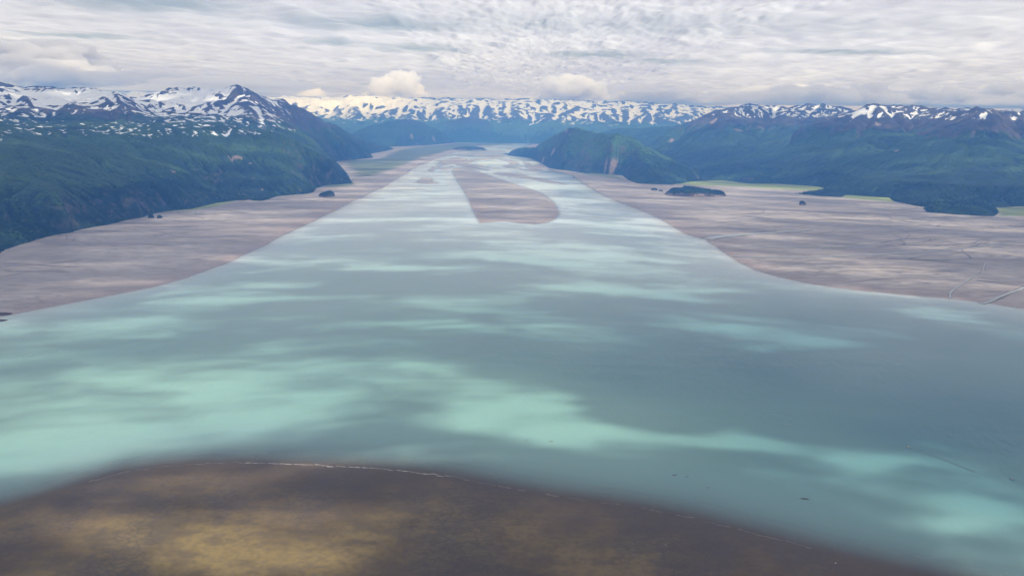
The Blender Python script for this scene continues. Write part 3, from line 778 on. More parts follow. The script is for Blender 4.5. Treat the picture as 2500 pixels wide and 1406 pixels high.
# ------------------------------------------------------------------ islets
def islet(name, label, x_l, x_r, y_base, hpx, depth_m, seed, mat=None, peak=0.5, flat=0.5):
    (ax, ay), (bx, by) = gp(x_l, y_base), gp(x_r, y_base)
    cx, cy = (ax + bx) / 2, (ay + by) / 2 + depth_m * 0.5
    w = math.hypot(bx - ax, by - ay)
    hh = hpx / FPX * math.hypot(cx, cy) * 1.0
    nx_, ny_ = 90, 60
    U, Wv = np.meshgrid(np.linspace(-1.25, 1.25, nx_), np.linspace(-1.3, 1.3, ny_))
    X = cx + U * w / 2; Y = cy + Wv * depth_m / 2
    r = np.sqrt(U ** 2 + Wv ** 2) + 0.22 * fbm(U + seed * 9, Wv, 0.7, 4, seed)
    prof = np.clip(1 - r, -0.3, 1)
    z = hh * np.where(prof > 0, smooth(0, 0.30, prof) * (flat + (1 - flat) * np.clip(1 - ((U - (peak * 2 - 1)) / 0.8) ** 2, 0, 1)), prof * 3)
    z = z * (1 + 0.45 * fbm(U + seed, Wv, 0.45, 5, seed + 3)) + 0.06 * hh * fbm(U, Wv, 0.1, 3, seed + 6) * (prof > 0)
    slope_edge = np.exp(-((prof - 0.10) / 0.09) ** 2)
    att = dict(snow=np.full(X.shape, -1.0), rock=0.9 * slope_edge, scar=0.62 * slope_edge * (fbm(U + seed, Wv, 0.5, 3, seed + 8) > 0.05), lush=0.25 + 0 * X)
    Ff = grid_faces(ny_, nx_, prof > -0.05)
    v, f, a = compact(np.stack([X, Y, z], -1).reshape(-1, 3), Ff, att)
    o = mesh_obj(name, v, f, M_HILL, a)
    tag(o, label, 'island', kind='structure')
    ok = (prof > 0.12)
    return np.stack([X[ok], Y[ok], z[ok]], -1), w / nx_ * 1.25, depth_m / ny_ * 1.3


def tree_mass(name, label, pts, hmin=9, hmax=18, mat=M_TREE, conifer=0.5, parent=None):
    """many small individual tree shapes (trunk hidden under layered crowns) in one object"""
    Vs, Fs, kk = [], [], 0
    for (x, y, z) in pts:
        hgt = random.uniform(hmin, hmax); ph = random.uniform(0, 6.28); m = 6
        if random.random() < conifer:
            prof = [(0.12, 0.25), (0.30, 0.12), (0.62, 0.07), (1.0, 0.0)]; rw = hgt * random.uniform(0.75, 1.0)
            prof = [(a, b * rw * 1.1) for a, b in prof]
        else:
            rw = hgt * random.uniform(0.32, 0.5)
            prof = [(0.08, rw * 0.5), (0.40, rw), (0.75, rw * 0.8), (1.0, 0.0)]
        vs = []
        for (a, rr_) in prof[:-1]:
            for q in range(m):
                jr = rr_ * random.uniform(0.75, 1.2)
                vs.append((x + jr * math.cos(ph + q * 6.2832 / m), y + jr * math.sin(ph + q * 6.2832 / m), z - 1 + hgt * a * random.uniform(0.93, 1.07)))
        vs.append((x + random.uniform(-.6, .6), y, z - 1 + hgt))
        L = len(prof) - 1
        for l in range(L - 1):
            for q in range(m):
                a0, a1 = kk + l * m + q, kk + l * m + (q + 1) % m
                Fs.append((a0, a1, a1 + m)); Fs.append((a0, a1 + m, a0 + m))
        for q in range(m):
            Fs.append((kk + (L - 1) * m + q, kk + (L - 1) * m + (q + 1) % m, kk + L * m))
        Vs += vs; kk += len(vs)
    o = mesh_obj(name, np.array(Vs), np.array(Fs), mat, smooth_=False)
    tag(o, label, 'forest', kind='stuff')
    return o


def scatter(pts, n, jx, jy):
    idx = rng.integers(0, len(pts), n)
    q = pts[idx].copy(); q[:, 0] += rng.uniform(-.5, .5, n) * jx; q[:, 1] += rng.uniform(-.5, .5, n) * jy
    return q


def terrain_points(T, cond, n, clump=350, seed=1):
    ok = cond & (T['sd'] > 8)
    X, Y, h = T['X'][ok], T['Y'][ok], T['h'][ok]
    w = np.clip(0.5 + 1.6 * fbm(X, Y, clump, 4, seed), 0.02, 1.5) * (1 / np.hypot(X, Y)) ** 1.0
    idx = rng.choice(len(X), n, p=w / w.sum())
    jx = rng.uniform(-.5, .5, n) * T['dx']; jy = rng.uniform(-.5, .5, n) * T['dx']
    return np.stack([X[idx] + jx, Y[idx] + jy, h[idx]], -1)


spec = [
    ('island', 'long low dark wooded island lying in the far upper river', 1102, 1186, 367.5, 7, 700, 2, 0.55, .6, 900),
    ('island', 'wooded island with pale low cliffs on the right mudflat, below the headland', 1633, 1780, 482, 15, 560, 5, 0.42, .7, 2200),
    ('islet', 'small lone wooded rock out on the open right mudflat', 1954, 1971, 501.5, 8, 90, 8, 0.4, .6, 60),
    ('islet', 'tiny tree covered islet just left of the larger wooded island', 1590, 1608, 466, 5, 110, 11, 0.5, .7, 60),
    ('islet', 'small green wooded knob off the forested left shore', 770, 812, 482, 11, 240, 14, 0.7, .6, 260),
    ('sea_stack', 'dark rock stack standing alone on the left mudflat', 380, 394, 534.5, 7, 50, 17, 0.4, .5, 12),
    ('sea_stack', 'rock stack at the end of the forest point on the left shore', 357, 374, 534, 8, 60, 19, 0.4, .5, 20),
    ('islet', 'low dark brush clump on the mud by the headland foot', 1608, 1620, 468, 3, 60, 20, 0.5, .7, 30),
]
for i, (nm, lab, xl, xr, yb, hp, dm, sd_, pk, fl, nt) in enumerate(spec):
    pts, jx, jy = islet(nm, lab, xl, xr, yb, hp, dm, sd_, peak=pk, flat=fl)
    tree_mass('forest', 'trees crowding the top of the ' + lab.split(' ', 1)[1] if nt > 100 else 'scrub on the ' + lab, scatter(pts, nt, jx, jy), 7 if nt > 100 else 4, 15 if nt > 100 else 8, conifer=.55)

tree_mass('forest', 'dark fringe of trees along the foot of the left mountains', terrain_points(TL, (TL['sd'] < 420) & (TL['h'] < 260) & (TL['X'] > -7200), 9000, 300, 4), 8, 17, conifer=.35)
tree_mass('forest', 'dense woodland spread over the low apron behind the right mudflat', terrain_points(TR, (TR['h'] < 190) & (TR['Y'] < 14000) & (TR['X'] < 9500), 16000, 420, 6), 8, 17, conifer=.5)
tree_mass('forest', 'woods around the foot of the headland hill', terrain_points(TH_, (TH_['sd'] < 500) & (TH_['Y'] < 16500), 4500, 260, 8), 8, 16, conifer=.45)

# ------------------------------------------------------------------ small things on the near shore
def rock_mesh(name, px, py, size, seed, mat, label, cat, flat=0.7, elong=1.0, ang=0.0):
    bm = bmesh.new(); bmesh.ops.create_icosphere(bm, subdivisions=3, radius=1)
    x, y = gp(px, py); z = max(ground_z(x, y), 0)
    for vtx in bm.verts:
        c = vtx.co
        n_ = float(fbm(np.array([c.x * 1.3 + seed + c.z]), np.array([c.y * 1.3 - c.z]), 1.0, 4, seed)[0])
        s_ = size * (1 + 0.45 * n_)
        X, Y = c.x * s_ * elong, c.y * s_
        c.xyz = (X * math.cos(ang) - Y * math.sin(ang), X * math.sin(ang) + Y * math.cos(ang), c.z * s_ * flat)
    me = bpy.data.meshes.new(name); bm.to_mesh(me); bm.free(); me.materials.append(mat)
    o = bpy.data.objects.new(name, me); COL.objects.link(o); o.location = (x, y, z + size * flat * 0.35)
    tag(o, label, cat); return o


M_PALE = plain('pale_stone', (0.42, 0.38, 0.33), 0.85, 0.3, 1.0)
M_DARK = plain('dark_weed', (0.055, 0.04, 0.035), 0.8, 0.3, 3.0)
rock_mesh('boulder', 2040, 1375, 1.7, 3, M_PALE, 'lone pale boulder on the dark near mud at lower right', 'boulder', 0.8)
rock_mesh('boulder', 1625, 1331, 0.9, 5, M_PALE, 'small pale boulder among mud cracks near the bottom centre right', 'boulder', 0.8)
weeds = [(1647, 1159, 4.5, 3.2, 'longest dark weed streak in the shallows off the near mud'), (1677, 1163, 3.2, 2.8, 'short dark weed streak just right of the longest one'), (1728, 1190, 3.6, 2.2, 'tapered dark weed streak off the near shore right of centre'),
         (1965, 1217, 6.0, 3.0, 'slanting dark weed streak in teal shallows farthest right'), (1285, 1074, 2.6, 2.6, 'slanted dark fleck of weed in bright water above the near mud'), (1345, 1077, 3.0, 3.5, 'flat dark fleck of weed in the sunlit shallows'), (1296, 1098, 2.2, 1.5, 'tiny dark weed clump at the border of sunlit and grey shallows'), (1550, 1203, 3.5, 1.6, 'brownish weed clump at the blurred mud edge')]
for i, (px, py, sz, el, lab) in enumerate(weeds):
    o = rock_mesh('seaweed', px, py, sz * 0.55, 20 + i, M_DARK, lab, 'seaweed', 0.1, el, R(random.uniform(-10, 30)))
    o['group'] = 'dark weed drifting off the near mudflat'
for (px, py, sz, el, lab) in [(-6, 767, 26, 2.2, 'dark reef tongue at the left photo edge, the farther of two'), (-12, 783, 20, 2.4, 'dark reef tongue at the left photo edge, the nearer of two')]:
    o = rock_mesh('reef', px, py, sz, 40 + int(py), M_DARK, lab, 'reef', 0.12, el, R(8)); o['group'] = 'dark reef tongues at the left edge'

# ------------------------------------------------------------------ fishing boats
M_HULL = plain('white_hull_paint', (0.62, 0.62, 0.60), 0.35, 0.06, 2); M_BLUE = plain('blue_grey_hull_paint', (0.16, 0.22, 0.30), 0.4, 0.08, 2)
M_DECKP = plain('deck_paint', (0.30, 0.31, 0.32), 0.6, 0.12, 1); M_CAB = plain('cabin_paint', (0.66, 0.65, 0.62), 0.4, 0.05, 2)
M_RED = plain('antifoul_red', (0.24, 0.05, 0.04), 0.6, 0.1, 1); M_METAL = plain('aluminium', (0.45, 0.46, 0.47), 0.35, 0.1, 1)
M_NET = plain('net_twine', (0.10, 0.14, 0.09), 0.9, 0.3, 0.3); M_WAKE = mat_water('wake_water', True)
gt = NT('dark_glass'); M_GLASS = gt.surf(gt.bsdf((0.02, 0.025, 0.03), 0.08))
M_BUOY = plain('orange_plastic', (0.65, 0.16, 0.04), 0.5, 0.1, 0.5)


def loft(sections, closed_ends=True):
    n_ = len(sections[0]); Vv = [p for s_ in sections for p in s_]; Ff = []
    for a in range(len(sections) - 1):
        for b in range(n_ - 1):
            Ff.append([a * n_ + b, a * n_ + b + 1, (a + 1) * n_ + b + 1, (a + 1) * n_ + b])
    if closed_ends:
        Ff.append(list(range(n_))[::-1]); Ff.append([(len(sections) - 1) * n_ + b for b in range(n_)])
    return Vv, Ff


def bev_box(cx, cy, cz, sx, sy, sz, b=0.06, taper=0.0):
    bm = bmesh.new(); bmesh.ops.create_cube(bm, size=1)
    for v in bm.verts:
        t_ = 1 - taper * (v.co.z + .5); v.co = Vector((cx + v.co.x * sx * t_, cy + v.co.y * sy * t_, cz + v.co.z * sz))
    bmesh.ops.bevel(bm, geom=bm.edges[:], offset=b, segments=2, affect='EDGES')
    Vv = [tuple(v.co) for v in bm.verts]; Ff = [[v.index for v in f.verts] for f in bm.faces]; bm.free()
    return Vv, Ff


def tube(p, q, r, m=10):
    p, q = Vector(p), Vector(q); d = (q - p).normalized(); a = d.orthogonal().normalized(); b = d.cross(a)
    Vv = [tuple(c + r * (math.cos(i * 6.2832 / m) * a + math.sin(i * 6.2832 / m) * b)) for c in (p, q) for i in range(m)]
    return Vv, [[i, (i + 1) % m, m + (i + 1) % m, m + i] for i in range(m)] + [list(range(m))[::-1], list(range(m, 2 * m))]


def join(*ps):
    Vv, Ff = [], []
    for v, f in ps:
        o = len(Vv); Vv += list(v); Ff += [[i + o for i in q] for q in f]
    return Vv, Ff


def boat(bow, stern, length, label, hull_mat, cab_x):
    (x0, y0), (x1, y1) = gp(*bow), gp(*stern)
    root = bpy.data.objects.new('fishing_boat', None); COL.objects.link(root)
    root.location = ((x0 + x1) / 2, (y0 + y1) / 2, 0.0); root.rotation_euler = (0, 0, math.atan2(y0 - y1, x0 - x1))
    tag(root, label, 'fishing boat', 'fishing boats on the bay')
    L = length; B = L * 0.30
    secs, deck_, red = [], [], []
    for i in range(15):
        s = i / 14; x = -L / 2 + L * s
        hb = B / 2 * (0.86 + 0.14 * min(1, s * 3)) * (1 if s < .5 else max(0.03, 1 - ((s - .5) / .5) ** 2.3))
        sheer = 1.05 + 0.95 * max(0, s - .35) ** 1.6 * 1.7
        keel = -0.55 + 0.75 * max(0, s - .7) ** 1.5 * 3
        pr = [(1.0, sheer), (0.97, sheer * 0.6), (0.9, 0.15), (0.62, -0.25), (0.0, keel)]
        secs.append([(x, hb * a, z) for a, z in pr] + [(x, -hb * a, z) for a, z in pr[-2::-1]])
        deck_.append([(x, hb * 0.93, sheer - 0.38), (x, -hb * 0.93, sheer - 0.38)])
        red.append([(x, hb * a * 1.012, z) for a, z in [(0.905, 0.18), (0.80, -0.05), (0.62, -0.25)]])
    v, f = loft(secs); hull = mesh_obj('hull', v, f, hull_mat, parent=root)
    v, f = loft(deck_, False); mesh_obj('deck', v, f, M_DECKP, parent=root)
    rv, rf = loft(red, False); rv2 = [(a, -b, c) for a, b, c in rv]
    v, f = join((rv, rf), (rv2, [q[::-1] for q in rf])); mesh_obj('waterline_stripe', v, f, M_RED, parent=hull)
    rail = [tube(secs[i][0], secs[i + 1][0], 0.06, 6) for i in range(14)] + [tube(secs[i][-1], secs[i + 1][-1], 0.06, 6) for i in range(14)]
    v, f = join(*rail); mesh_obj('gunwale', v, f, M_METAL, parent=hull)
    cx = cab_x * L
    v, f = bev_box(cx, 0, 1.75, L * 0.30, B * 0.66, 1.9, 0.12, 0.08); cabin = mesh_obj('cabin', v, f, M_CAB, parent=root, smooth_=False)
    v, f = bev_box(cx - L * 0.01, 0, 2.76, L * 0.33, B * 0.70, 0.12, 0.04); mesh_obj('roof', v, f, hull_mat, parent=cabin, smooth_=False)
    fx = cx + L * 0.15 - 0.02
    for yy in (-B * .2, 0, B * .2):
        v, f = bev_box(fx, yy, 2.2, 0.14, B * .16, 0.6, 0.03); mesh_obj('window', v, f, M_GLASS, parent=cabin, smooth_=False)
    for sgn in (1, -1):
        for xx in (-L * .07, L * .05):
            v, f = bev_box(cx + xx, sgn * (B * .31), 2.2, L * .08, 0.12, 0.55, 0.03); mesh_obj('window', v, f, M_GLASS, parent=cabin, smooth_=False)
    v, f = join(tube((cx - .3, 0, 2.8), (cx - .3, 0, 6.2), 0.08), tube((cx - .3, -1.0, 5.2), (cx - .3, 1.0, 5.2), 0.05), tube((cx - .3, 0, 4.6), (cx - L * .32, 0, 5.0), 0.05))
    mesh_obj('mast', v, f, M_METAL, parent=root)
    v, f = tube((cx + .5, 0, 2.8), (cx + .5, 0, 3.2), 0.32, 16); mesh_obj('radar_dome', v, f, M_CAB, parent=root)
    dxx = -L * 0.30
    v, f = join(tube((dxx, -B * .24, 1.45), (dxx, B * .24, 1.45), 0.62, 18)); reel = mesh_obj('net_reel', v, f, M_NET, parent=root)
    for sgn in (-1, 1):
        v, f = tube((dxx, sgn * B * .25, 1.45), (dxx, sgn * B * .29, 1.45), 0.9, 18); mesh_obj('reel_flange', v, f, M_METAL, parent=reel)
    v, f = tube((-L / 2 + .25, -B * .36, 1.25), (-L / 2 + .25, B * .36, 1.25), 0.14, 12); mesh_obj('stern_roller', v, f, M_METAL, parent=root)
    for sgn in (1, -1):
        bm = bmesh.new(); bmesh.ops.create_icosphere(bm, subdivisions=2, radius=0.34); bmesh.ops.translate(bm, verts=bm.verts, vec=(-L * .12, sgn * B * .42, 1.2))
        me = bpy.data.meshes.new('buoy'); bm.to_mesh(me); bm.free(); me.materials.append(M_BUOY); bo = bpy.data.objects.new('buoy', me); COL.objects.link(bo); bo.parent = root
    return root


boat((2213, 1089.5), (2224.5, 1094.5), 13.5, 'pale fishing boat trailing a long dark wake, the farther of the two boats', M_HULL, 0.12)
boat((2463, 1166.5), (2476.5, 1172), 14.0, 'blue grey fishing boat nearest the right photo edge, white wheelhouse forward', M_BLUE, 0.22)
t = NT('wake_surface'); nn = t.noise(6, 4, 0.6)
M_WK = t.surf(t.bsdf(t.mix(nn, (0.05, 0.10, 0.12), (0.075, 0.125, 0.14)), 0.35, t.bump(nn, 0.6, 1.0), 0.5, 1.33))
for pts, lab, w0, w1 in [([(2225, 1095), (2262, 1107), (2300, 1121), (2340, 1137), (2380, 1152)], 'narrow dark wake behind the farther fishing boat', 1.5, 9.0), ([(2477, 1172.5), (2500, 1181), (2540, 1196)], 'short dark wake behind the nearer fishing boat', 1.5, 5.0)]:
    v, f = ribbon_mesh([gp(*p) for p in pts], w0, w1, 0.12, 0.3, False)
    tag(mesh_obj('wake', v, f, M_WK), lab, 'wake', kind='stuff')

# ------------------------------------------------------------------ cloud sheet with gaps (throws the dappled light)
def axis(knots, steps, far, growth=1.12):
    """grid lines: even steps between knots, then growing out to far on both sides"""
    a = []
    for k0, k1, st in zip(knots[:-1], knots[1:], steps): a += list(np.arange(k0, k1 - 0.01 * st, st))
    a.append(knots[-1]); st = steps[-1]
    while a[-1] < far: st *= growth; a.append(a[-1] + st)
    st = steps[0]
    while a[0] > -far: st *= growth; a.insert(0, a[0] - st)
    return np.array(a)


LOW = 2500.0
offx, offy = S[0] / S[2] * LOW, S[1] / S[2] * LOW
cxs = axis([-48000, -6500 + offx, -2600 + offx, 2600 + offx, 8000 + offx, 48000], [300, 62, 34, 62, 300], 260000)
cys = axis([-3500 + offy, 900 + offy, 4300 + offy, 13500 + offy, 24000, 62000, 100000], [300, 20, 46, 250, 220, 500], 260000)
CX, CY = np.meshgrid(cxs, cys)
BASE = np.minimum(LOW + 0.19 * np.maximum(CY - 6500, 0), DECK)           # unseen near part lowered over the bay to sharpen the sun patches, rising inland
QX, QY = CX - S[0] / S[2] * BASE, CY - S[1] / S[2] * BASE                    # the ground each piece of cloud shades
wr = np.clip(np.hypot(QX, QY) / 4500, 0.6, 1.6)
ux = QX + 380 * fbm(QX * .6, QY, 1300, 4, 101) + 130 * fbm(QX * .6, QY, 330, 3, 103); uy = QY + 330 * fbm(QX * .5, QY, 1100, 4, 102) + 110 * fbm(QX * .5, QY, 300, 3, 104)
rq = np.hypot(QX, QY)
bow = np.where(QX > 0, 0.42, 0.30) * (np.sqrt(QX ** 2 + 700.0 ** 2) - 700)                       # the streets of thin cloud run in shallow arcs
uy = uy + bow
field = 0.62 * fbm(ux * 0.42, uy, 620, 6, 111, 0.60) + 0.34 * fbm(ux * 0.45, uy, 2300, 4, 121) + 0.22 * smooth(3000, 6000, rq)
patches = [  # photo px centre, half sizes px, strength
    (380, 920, 330, 60, .5), (640, 1010, 170, 40, .3), (120, 1060, 240, 55, .55), (560, 690, 150, 45, .45), (470, 770, 110, 60, .5), (1080, 925, 190, 40, .7), (1270, 1000, 170, 50, .75), (1460, 1080, 190, 38, .85), (1700, 1120, 170, 30, .8), (1920, 1140, 130, 24, .8), (2150, 1180, 170, 28, 1.1), (950, 905, 120, 25, .7), (2420, 1255, 170, 26, .85), (1740, 800, 130, 16, .85), (2010, 845, 130, 14, .45), (1150, 750, 170, 16, .5), (1000, 850, 140, 18, .35), (780, 850, 140, 18, .4), (1560, 710, 120, 9, .6), (1250, 615, 160, 8, .4), (950, 660, 150, 10, .4), (1630, 650, 90, 9, .5), (1880, 1090, 60, 22, .5), (2310, 780, 90, 18, .4), (2290, 860, 40, 8, .4), (2430, 975, 50, 8, .35), (750, 625, 60, 6, .4), (1020, 720, 110, 9, .5), (1330, 700, 120, 8, .5), (1420, 800, 90, 10, .35), (1200, 800, 90, 10, .4), (700, 770, 120, 12, .45), (880, 800, 90, 9, .45), (620, 640, 110, 7, .5), (300, 790, 110, 16, .4), (1350, 640, 120, 6, .45), (1480, 620, 90, 5, .45), (1100, 590, 120, 5, .45), (1000, 560, 90, 4, .4), (1700, 705, 80, 7, .45), (560, 850, 160, 16, .45), (180, 930, 120, 18, .4), (1900, 700, 60, 5, .4),
    (660, 1345, 260, 50, .95), (790, 1232, 140, 24, .8), (250, 1265, 190, 45, .6), (310, 1197, 60, 10, .5), (450, 1310, 180, 35, .5), (1430, 1400, 90, 25, .95), (1400, 1195, 90, 12, .5), (1620, 1255, 80, 22, .55), (130, 1380, 150, 30, .3),
    (2100, 655, 190, 12, .45), (1960, 530, 120, 7, .4), (2300, 555, 90, 6, .4), (600, 540, 130, 9, .5), (430, 600, 160, 12, .35), (200, 690, 180, 14, .3), (1210, 520, 90, 8, .4), (1330, 455, 120, 5, .5), (1850, 460, 120, 4, .5), (1500, 340, 60, 8, .4),
    # shade between
    (1700, 930, 330, 90, -.45), (2350, 950, 260, 110, -.5), (1250, 850, 180, 35, -.4), (1150, 1180, 500, 40, -.3), (900, 1060, 300, 30, -.4), (1900, 1300, 300, 60, -.35), (100, 1210, 150, 30, -.4), (2250, 1090, 150, 40, -.4), (300, 430, 500, 90, -.3), (1250, 1290, 200, 60, -.2), (1450, 760, 120, 20, -.3), (2050, 760, 200, 25, -.35)]
for px, py, hx, hy, s_ in patches:
    x, y = gp(px, py); xw = (gp(px + hx, py)[0] - gp(px - hx, py)[0]) / 2; yw = abs(gp(px, py - hy)[1] - gp(px, py + hy)[1]) / 2
    field += 0.72 * s_ * np.exp(-((ux - x) / xw) ** 2 - ((uy - bow - y) / yw) ** 2) * (0.75 + 0.5 * fbm(QX * 0.6, QY, 420 * 1.0, 4, 131))
field += 0.54 * fbm(QX * 0.36 + 160 * fbm(QX, QY, 420, 2, 161), QY + bow + 90 * fbm(QX * .5, QY, 350, 2, 163), 300, 5, 162, 0.66)
gap = smooth(0.06, 0.64, field + 0.05) * 0.97
inner = smooth(26000, 15000, CY) * smooth(-14000, -9000, CY) * smooth(24000, 14000, np.abs(CX))
gap_far = 0.06 * smooth(0.12, 0.5, fbm(CX, CY, 9000, 4, 151)) * smooth(20000, 40000, CY + 0 * CX)
gap = np.clip(gap * inner + gap_far + 0.04, 0, 0.97)
for px, py, D, rx, ry in [(968, 205, 44e3, 2600, 2200), (1400, 205, 46e3, 2600, 2200), (765, 220, 42e3, 1300, 1500), (1550, 250, 50e3, 2000, 1800), (300, 260, 30e3, 3000, 2500), (830, 260, 35e3, 3500, 2200), (1960, 240, 42e3, 3500, 1500), (180, 160, 40e3, 2500, 1500), (1500, 338, 14.3e3, 900, 900), (1420, 380, 14.5e3, 700, 500), (2130, 275, 15.5e3, 900, 800), (1250, 275, 34e3, 13000, 3500)]:
    x, y, z = at(px, py, D); hx, hy = x + S[0] / S[2] * (DECK - z), y + S[1] / S[2] * (DECK - z)
    gap = np.maximum(gap, (0.34 if rx > 6000 else 0.72) * np.exp(-((CX - hx) / rx) ** 2 - ((CY - hy) / ry) ** 2) ** 0.8)  # holes opened so the sun reaches chosen clouds and slopes
wq = 900 * fbm(CX, CY, 5000, 3, 170)
bill = 1 - np.sqrt(fbm(CX * 1.0 + wq, CY * 0.58, 3000, 4, 171, 0.5) ** 2 + 0.012) * 2.4            # rounded sagging bellies
bill2 = 1 - np.sqrt(fbm(CX, CY * 0.58 + wq, 1250, 4, 172, 0.55) ** 2 + 0.012) * 2.4
broad = fbm(CX * 0.8, CY * 0.5, 12000, 4, 173, 0.5)
sheet_tone = 0.42 + 0.22 * (bill - 0.5) + 0.13 * (bill2 - 0.5) + 0.45 * broad + 0.34 * smooth(38000, 95000, CY)  # last term darkens the colour of the far sheet towards the horizon
CZ = BASE - (210 * bill + 80 * bill2 - 140) * (1 - 0.93 * inner) - (CX ** 2 + CY ** 2) / (2 * 6.371e6)
sky_o = mesh_obj('cloud_layer', np.stack([CX, CY, CZ], -1).reshape(-1, 3), grid_faces(*CX.shape), mat_deck(), dict(gap=gap, sheet_tone=sheet_tone))
tag(sky_o, 'high streaky grey white overcast sheet covering the whole sky', 'cloud cover', kind='stuff')


# ------------------------------------------------------------------ low clouds over the mountains
def cloud(label, x_l, x_r, y_base, y_top, D, seed, density=0.0016, depth=None, lump=0.35, name='cloud', mode=0):
    ax, _, zb = at(x_l, y_base, D); bx, _, _ = at(x_r, y_base, D); _, _, zt = at((x_l + x_r) / 2, y_top, D)
    zb = max(zb, 1830.0)
    w = bx - ax; hgt = max(zt - zb, 150); dp = depth or w * 0.7
    bm = bmesh.new(); bmesh.ops.create_icosphere(bm, subdivisions=6, radius=1)
    co = np.array([v.co for v in bm.verts])
    # billows: many overlapping rounded lobes of several sizes
    r = np.ones(len(co))
    rg = np.random.default_rng(seed)
    for cnt, rad, amp in ((12, 0.62, lump * 1.25), (45, 0.34, lump * .8), (200, 0.17, lump * .45), (700, 0.085, lump * .2)):
        cs = rg.normal(size=(cnt, 3)); cs /= np.linalg.norm(cs, axis=1)[:, None]
        best = np.zeros(len(co))
        for c, sc in zip(cs, rg.uniform(.5, 1, cnt)):
            d2 = ((co - c) ** 2).sum(1) / rad ** 2
            best = np.maximum(best, sc * np.sqrt(np.clip(1 - d2, 0, None)))
        r = r + amp * (best - 0.4)
    p = co * r[:, None]
    X = p[:, 0] * w / 2; Y = p[:, 1] * dp / 2
    Z = p[:, 2]
    up_ = np.clip(Z, 0, None) * hgt * 0.8; dn = np.clip(-Z, 0, None)
    Z = up_ + np.where(p[:, 2] < 0, -np.minimum(dn * 0.25, 0.06) * hgt, 0)
    for vv, a, b, c in zip(bm.verts, X, Y, Z): vv.co = (a, b, c)
    me = bpy.data.meshes.new(name); bm.to_mesh(me); bm.free()
    if density > 0.0019: me.materials.append(mat_volume('cumulus_vapour', density * 1.6, (1, 1, 1), 0.0))
    else: me.materials.append(mat_volume('cloud_vapour', density * 2.2, (0.975, 0.976, 0.981), 0.1, 0.0))  # shaded grey of the banks put into the vapour as absorption
    me.polygons.foreach_set('use_smooth', [True] * len(me.polygons))
    o = bpy.data.objects.new(name, me); COL.objects.link(o)
    zmin = float(Z.min())
    o.location = ((ax + bx) / 2, D, max(zb, 1830 - zmin))
    tag(o, label, 'cloud', 'low clouds resting on the mountains'); return o


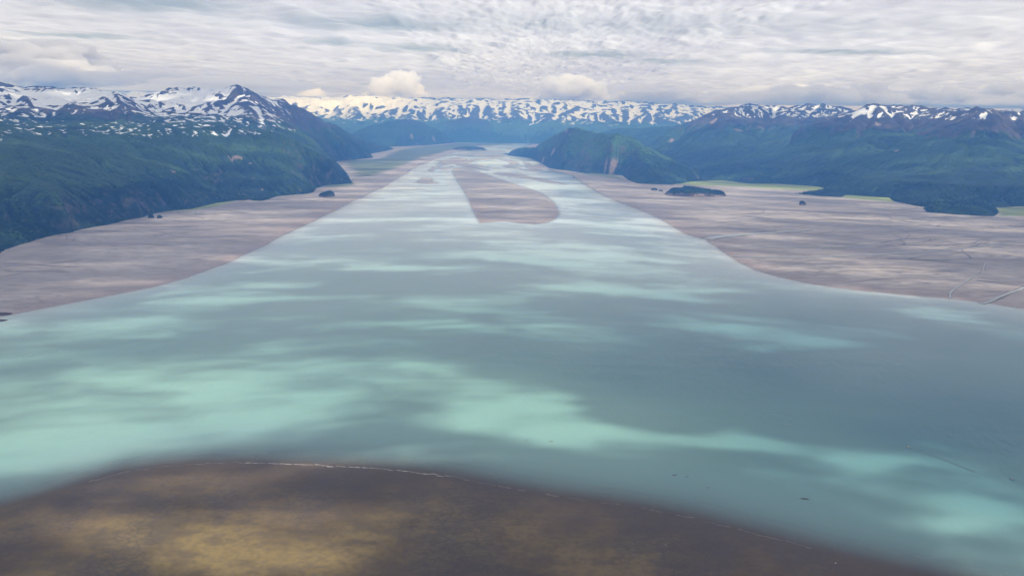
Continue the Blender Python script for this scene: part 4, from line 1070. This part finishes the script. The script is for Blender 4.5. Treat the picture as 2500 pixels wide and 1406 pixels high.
cl = [
    ('bright towering cumulus left of centre above the far range', 897, 1040, 246, 172, 44 * k, 1, .0030, None, .42),
    ('white cumulus right of centre above the far range', 1325, 1478, 240, 178, 46 * k, 2, .0028, None, .42),
    ('huge grey cloud bank resting on the mountains at the left edge', -330, 260, 226, 104, 41 * k, 3, .0018, 7000, .42),
    ('long flat grey cloud over the snowy left summits', 130, 715, 228, 176, 39 * k, 4, .0016, 5000, .36),
    ('small white puff between the long grey cloud and the towering cumulus', 730, 800, 243, 200, 42 * k, 5, .0022, None, .42),
    ('low thin white cloud along the snowy horizon left of centre', 640, 900, 250, 226, 46 * k, 6, .0012, 4000, .3),
    ('low hazy cloud strip between the two cumulus clouds', 1040, 1340, 250, 232, 48 * k, 7, .0010, 4000, .3),
    ('bright low puff at the centre right over the far range', 1500, 1600, 264, 240, 50 * k, 8, .0026, None, .42),
    ('grey rolling cloud over the first dark summits right of centre', 1470, 1800, 268, 222, 46 * k, 9, .0014, 6000, .35),
    ('broad billowing cloud bank over the right mountains', 1740, 2200, 274, 208, 42 * k, 10, .0014, 6000, .38),
    ('grey cloud bank over the rightmost mountains at the photo edge', 2120, 2720, 284, 214, 40 * k, 11, .0014, 6000, .35),
    ('rounded grey puff leading the cloud bank over the right mountains', 1640, 1770, 262, 232, 43 * k, 13, .0018, 3000, .6),
    ('tall rounded swell in the cloud bank above the first right summits', 1840, 2000, 270, 214, 39 * k, 14, .0018, 3500, .6),
    ('rounded swell of cloud standing over the snowy pointed peak', 2010, 2190, 275, 204, 38.5 * k, 15, .0018, 3500, .6),
    ('pale swell of cloud between the two pointed right peaks', 2210, 2390, 280, 220, 38 * k, 16, .0018, 3500, .6),
    ('pale swell of cloud cut by the right photo edge', 2370, 2580, 284, 206, 38 * k, 17, .0018, 4000, .6),
    ('ragged grey swell on the left bank above the snowfields', 20, 200, 226, 150, 39 * k, 18, .0018, 3500, .6),
    ('small white puff low above the ridge right of the second cumulus', 1680, 1720, 250, 236, 44 * k, 12, .002, None, .42),
]
for c in cl: cloud(*c)

# ------------------------------------------------------------------ haze
hz = bmesh.new(); bmesh.ops.create_cube(hz, size=1)
for v in hz.verts: v.co = Vector((v.co.x * 140000, 26000 + v.co.y * 72000 + 6000, 885 + v.co.z * 1830 + 0))
me = bpy.data.meshes.new('haze'); hz.to_mesh(me); hz.free()
me.materials.append(mat_volume('hazy_air', 4.5e-5, (0.125, 0.37, 1.0), 0.0))
hzo = bpy.data.objects.new('haze', me); COL.objects.link(hzo)
tag(hzo, 'blue haze softening the distant mountains', 'haze', kind='stuff')

# ------------------------------------------------------------------ light
sun = bpy.data.lights.new('sun', 'SUN'); sun.energy = 5.0; sun.angle = R(0.4); sun.color = (1.0, 0.98, 0.95)
so = bpy.data.objects.new('sun', sun); COL.objects.link(so)
so.rotation_euler = Vector(S).to_track_quat('Z', 'Y').to_euler(); so.location = (0, 0, 9000)
w = bpy.data.worlds.new('World'); scene.world = w; w.use_nodes = True
nt = w.node_tree; bg = nt.nodes['Background']
st = nt.nodes.new('ShaderNodeTexSky'); st.sky_type = 'NISHITA'; st.sun_disc = False
st.sun_elevation = SUN_EL; st.sun_rotation = SUN_AZ; st.altitude = 900
nt.links.new(st.outputs[0], bg.inputs['Color']); bg.inputs['Strength'].default_value = 0.06

vs = scene.view_settings; vs.view_transform = 'Standard'; vs.look = 'None'; vs.exposure = 0.0; vs.gamma = 1.0
cy = scene.cycles
cy.max_bounces = 14; cy.diffuse_bounces = 3; cy.glossy_bounces = 2; cy.transmission_bounces = 2; cy.volume_bounces = 12; cy.transparent_max_bounces = 12
cy.use_denoising = True
cy.sample_clamp_indirect = 6.0
cy.caustics_reflective = False; cy.caustics_refractive = False
